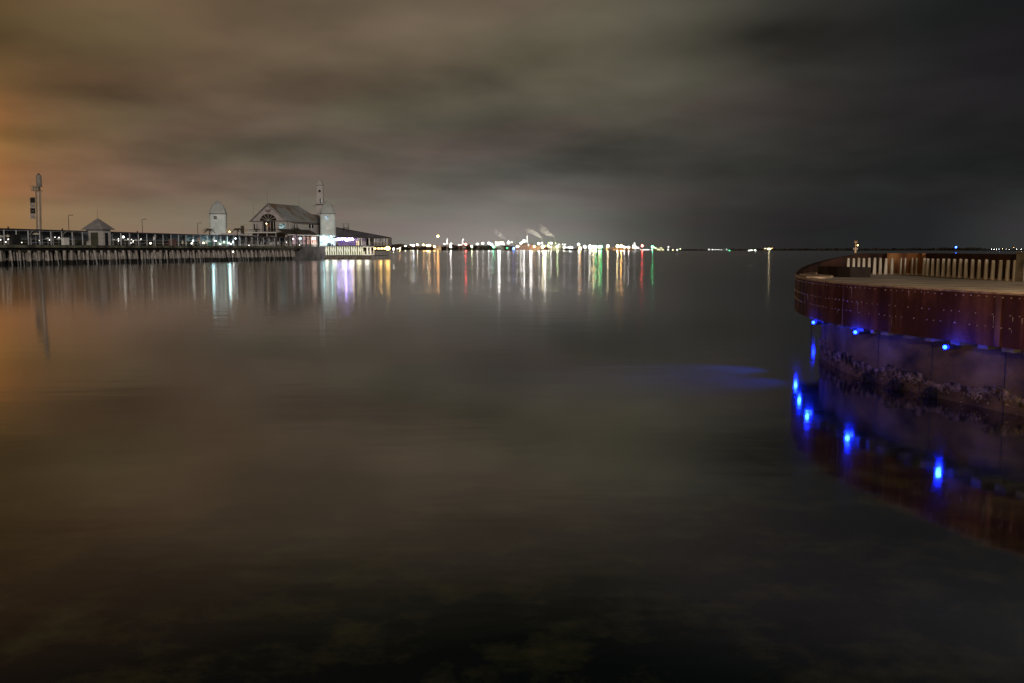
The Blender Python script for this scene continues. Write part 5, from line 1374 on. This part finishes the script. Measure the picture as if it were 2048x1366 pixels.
# steam plumes
def plume(x0, y0, pts, label, dens=.26):
    pts = [(x, y, r * 1.9) for x, y, r in pts]
    m, N, L = new_mat('steam'); out = N.new('ShaderNodeOutputMaterial'); pv_ = N.new('ShaderNodeVolumePrincipled')
    pv_.inputs['Color'].default_value = (.95, .95, .95, 1); pv_.inputs['Density'].default_value = .10; pv_.inputs['Anisotropy'].default_value = .2
    X.nt = m.node_tree; g_ = N.new('ShaderNodeNewGeometry'); s_3 = N.new('ShaderNodeSeparateXYZ'); L.new(g_.outputs['Position'], s_3.inputs[0])
    xa_, xb_ = at_y(pts[0][0], 480, FY).x, at_y(pts[-1][0], 480, FY).x
    tt = X.op('DIVIDE', X(s_3.outputs[0]) - xb_, xa_ - xb_, clamp=True)
    nz_ = N.new('ShaderNodeTexNoise'); nz_.inputs['Scale'].default_value = .12; nz_.inputs['Detail'].default_value = 2; L.new(g_.outputs['Position'], nz_.inputs['Vector'])
    L.new((X.op('POWER', tt, 1.6) * dens * X(nz_.outputs[0]).smooth(.3, .62)).v, pv_.inputs['Density'])
    L.new(pv_.outputs[0], out.inputs['Volume'])
    mb = MB(); P_ = [at_y(x, y, FY) for x, y, r in pts]; n = 10; vs = []; fs = []
    for i, (q, (x, y, r)) in enumerate(zip(P_, pts)):
        d = (P_[min(i + 1, len(P_) - 1)] - P_[max(i - 1, 0)]).normalized(); a_ = d.cross(Vector((0, 1, 0))).normalized(); rr = r * FY / F
        for k in range(n): an = 2 * PI * k / n; vs.append(q + a_ * rr * math.cos(an) + Vector((0, 1, 0)) * rr * math.sin(an))
    for i in range(len(P_) - 1):
        for k in range(n): j = (k + 1) % n; fs.append((i * n + k, i * n + j, (i + 1) * n + j, (i + 1) * n + k))
    fs.append(list(range(n))[::-1]); fs.append([(len(P_) - 1) * n + k for k in range(n)])
    mb.add(vs, fs); o = mb.build('steam_plume', m); tag(o, label, 'steam', kind='stuff')
    bm2 = bmesh.new(); bm2.from_mesh(o.data); bmesh.ops.recalc_face_normals(bm2, faces=bm2.faces[:]); bm2.to_mesh(o.data); bm2.free()
plume(0, 0, [(1108.3, 473.5, .5), (1104, 471, 1.5), (1096, 467, 2.8), (1088, 461, 3.6), (1080, 454.5, 3.6), (1074, 450, 2.5)], 'pale steam plume drifting left from the right stack')
plume(0, 0, [(1083.6, 475.8, .5), (1080, 473.5, 1.4), (1074, 469, 2.2), (1066, 464.5, 2.6), (1056, 461, 2.6), (1044, 458.5, 1.8)], 'pale steam plume drifting left from the left stack')
plume(0, 0, [(1012, 479.5, .5), (1008, 476, 1.4), (1000, 470, 2.4), (991, 463, 2.8), (982, 457, 2.0)], 'faint steam plume above the lit tank rack', .13)
for x, y, w_ in ((1090, 476, 30000), (1062, 475, 30000), (998, 476, 30000)): q = at_y(x, y, FY - 22); point('plume_fill_light', q, (1, .97, .92), w_, 3)  # added unseen lights that brighten the steam plumes

# ------------------------------------------------------------------ render settings
scene.view_settings.view_transform = 'Standard'; scene.view_settings.look = 'None'; scene.view_settings.exposure = 0; scene.view_settings.gamma = 1
scene.render.engine = 'CYCLES'
scene.cycles.use_denoising = True
scene.cycles.denoiser = 'OPENIMAGEDENOISE'
scene.cycles.use_light_tree = True
scene.cycles.max_bounces = 6; scene.cycles.diffuse_bounces = 2; scene.cycles.glossy_bounces = 3; scene.cycles.volume_bounces = 1
scene.cycles.sample_clamp_indirect = 20
scene.cycles.volume_max_steps = 64
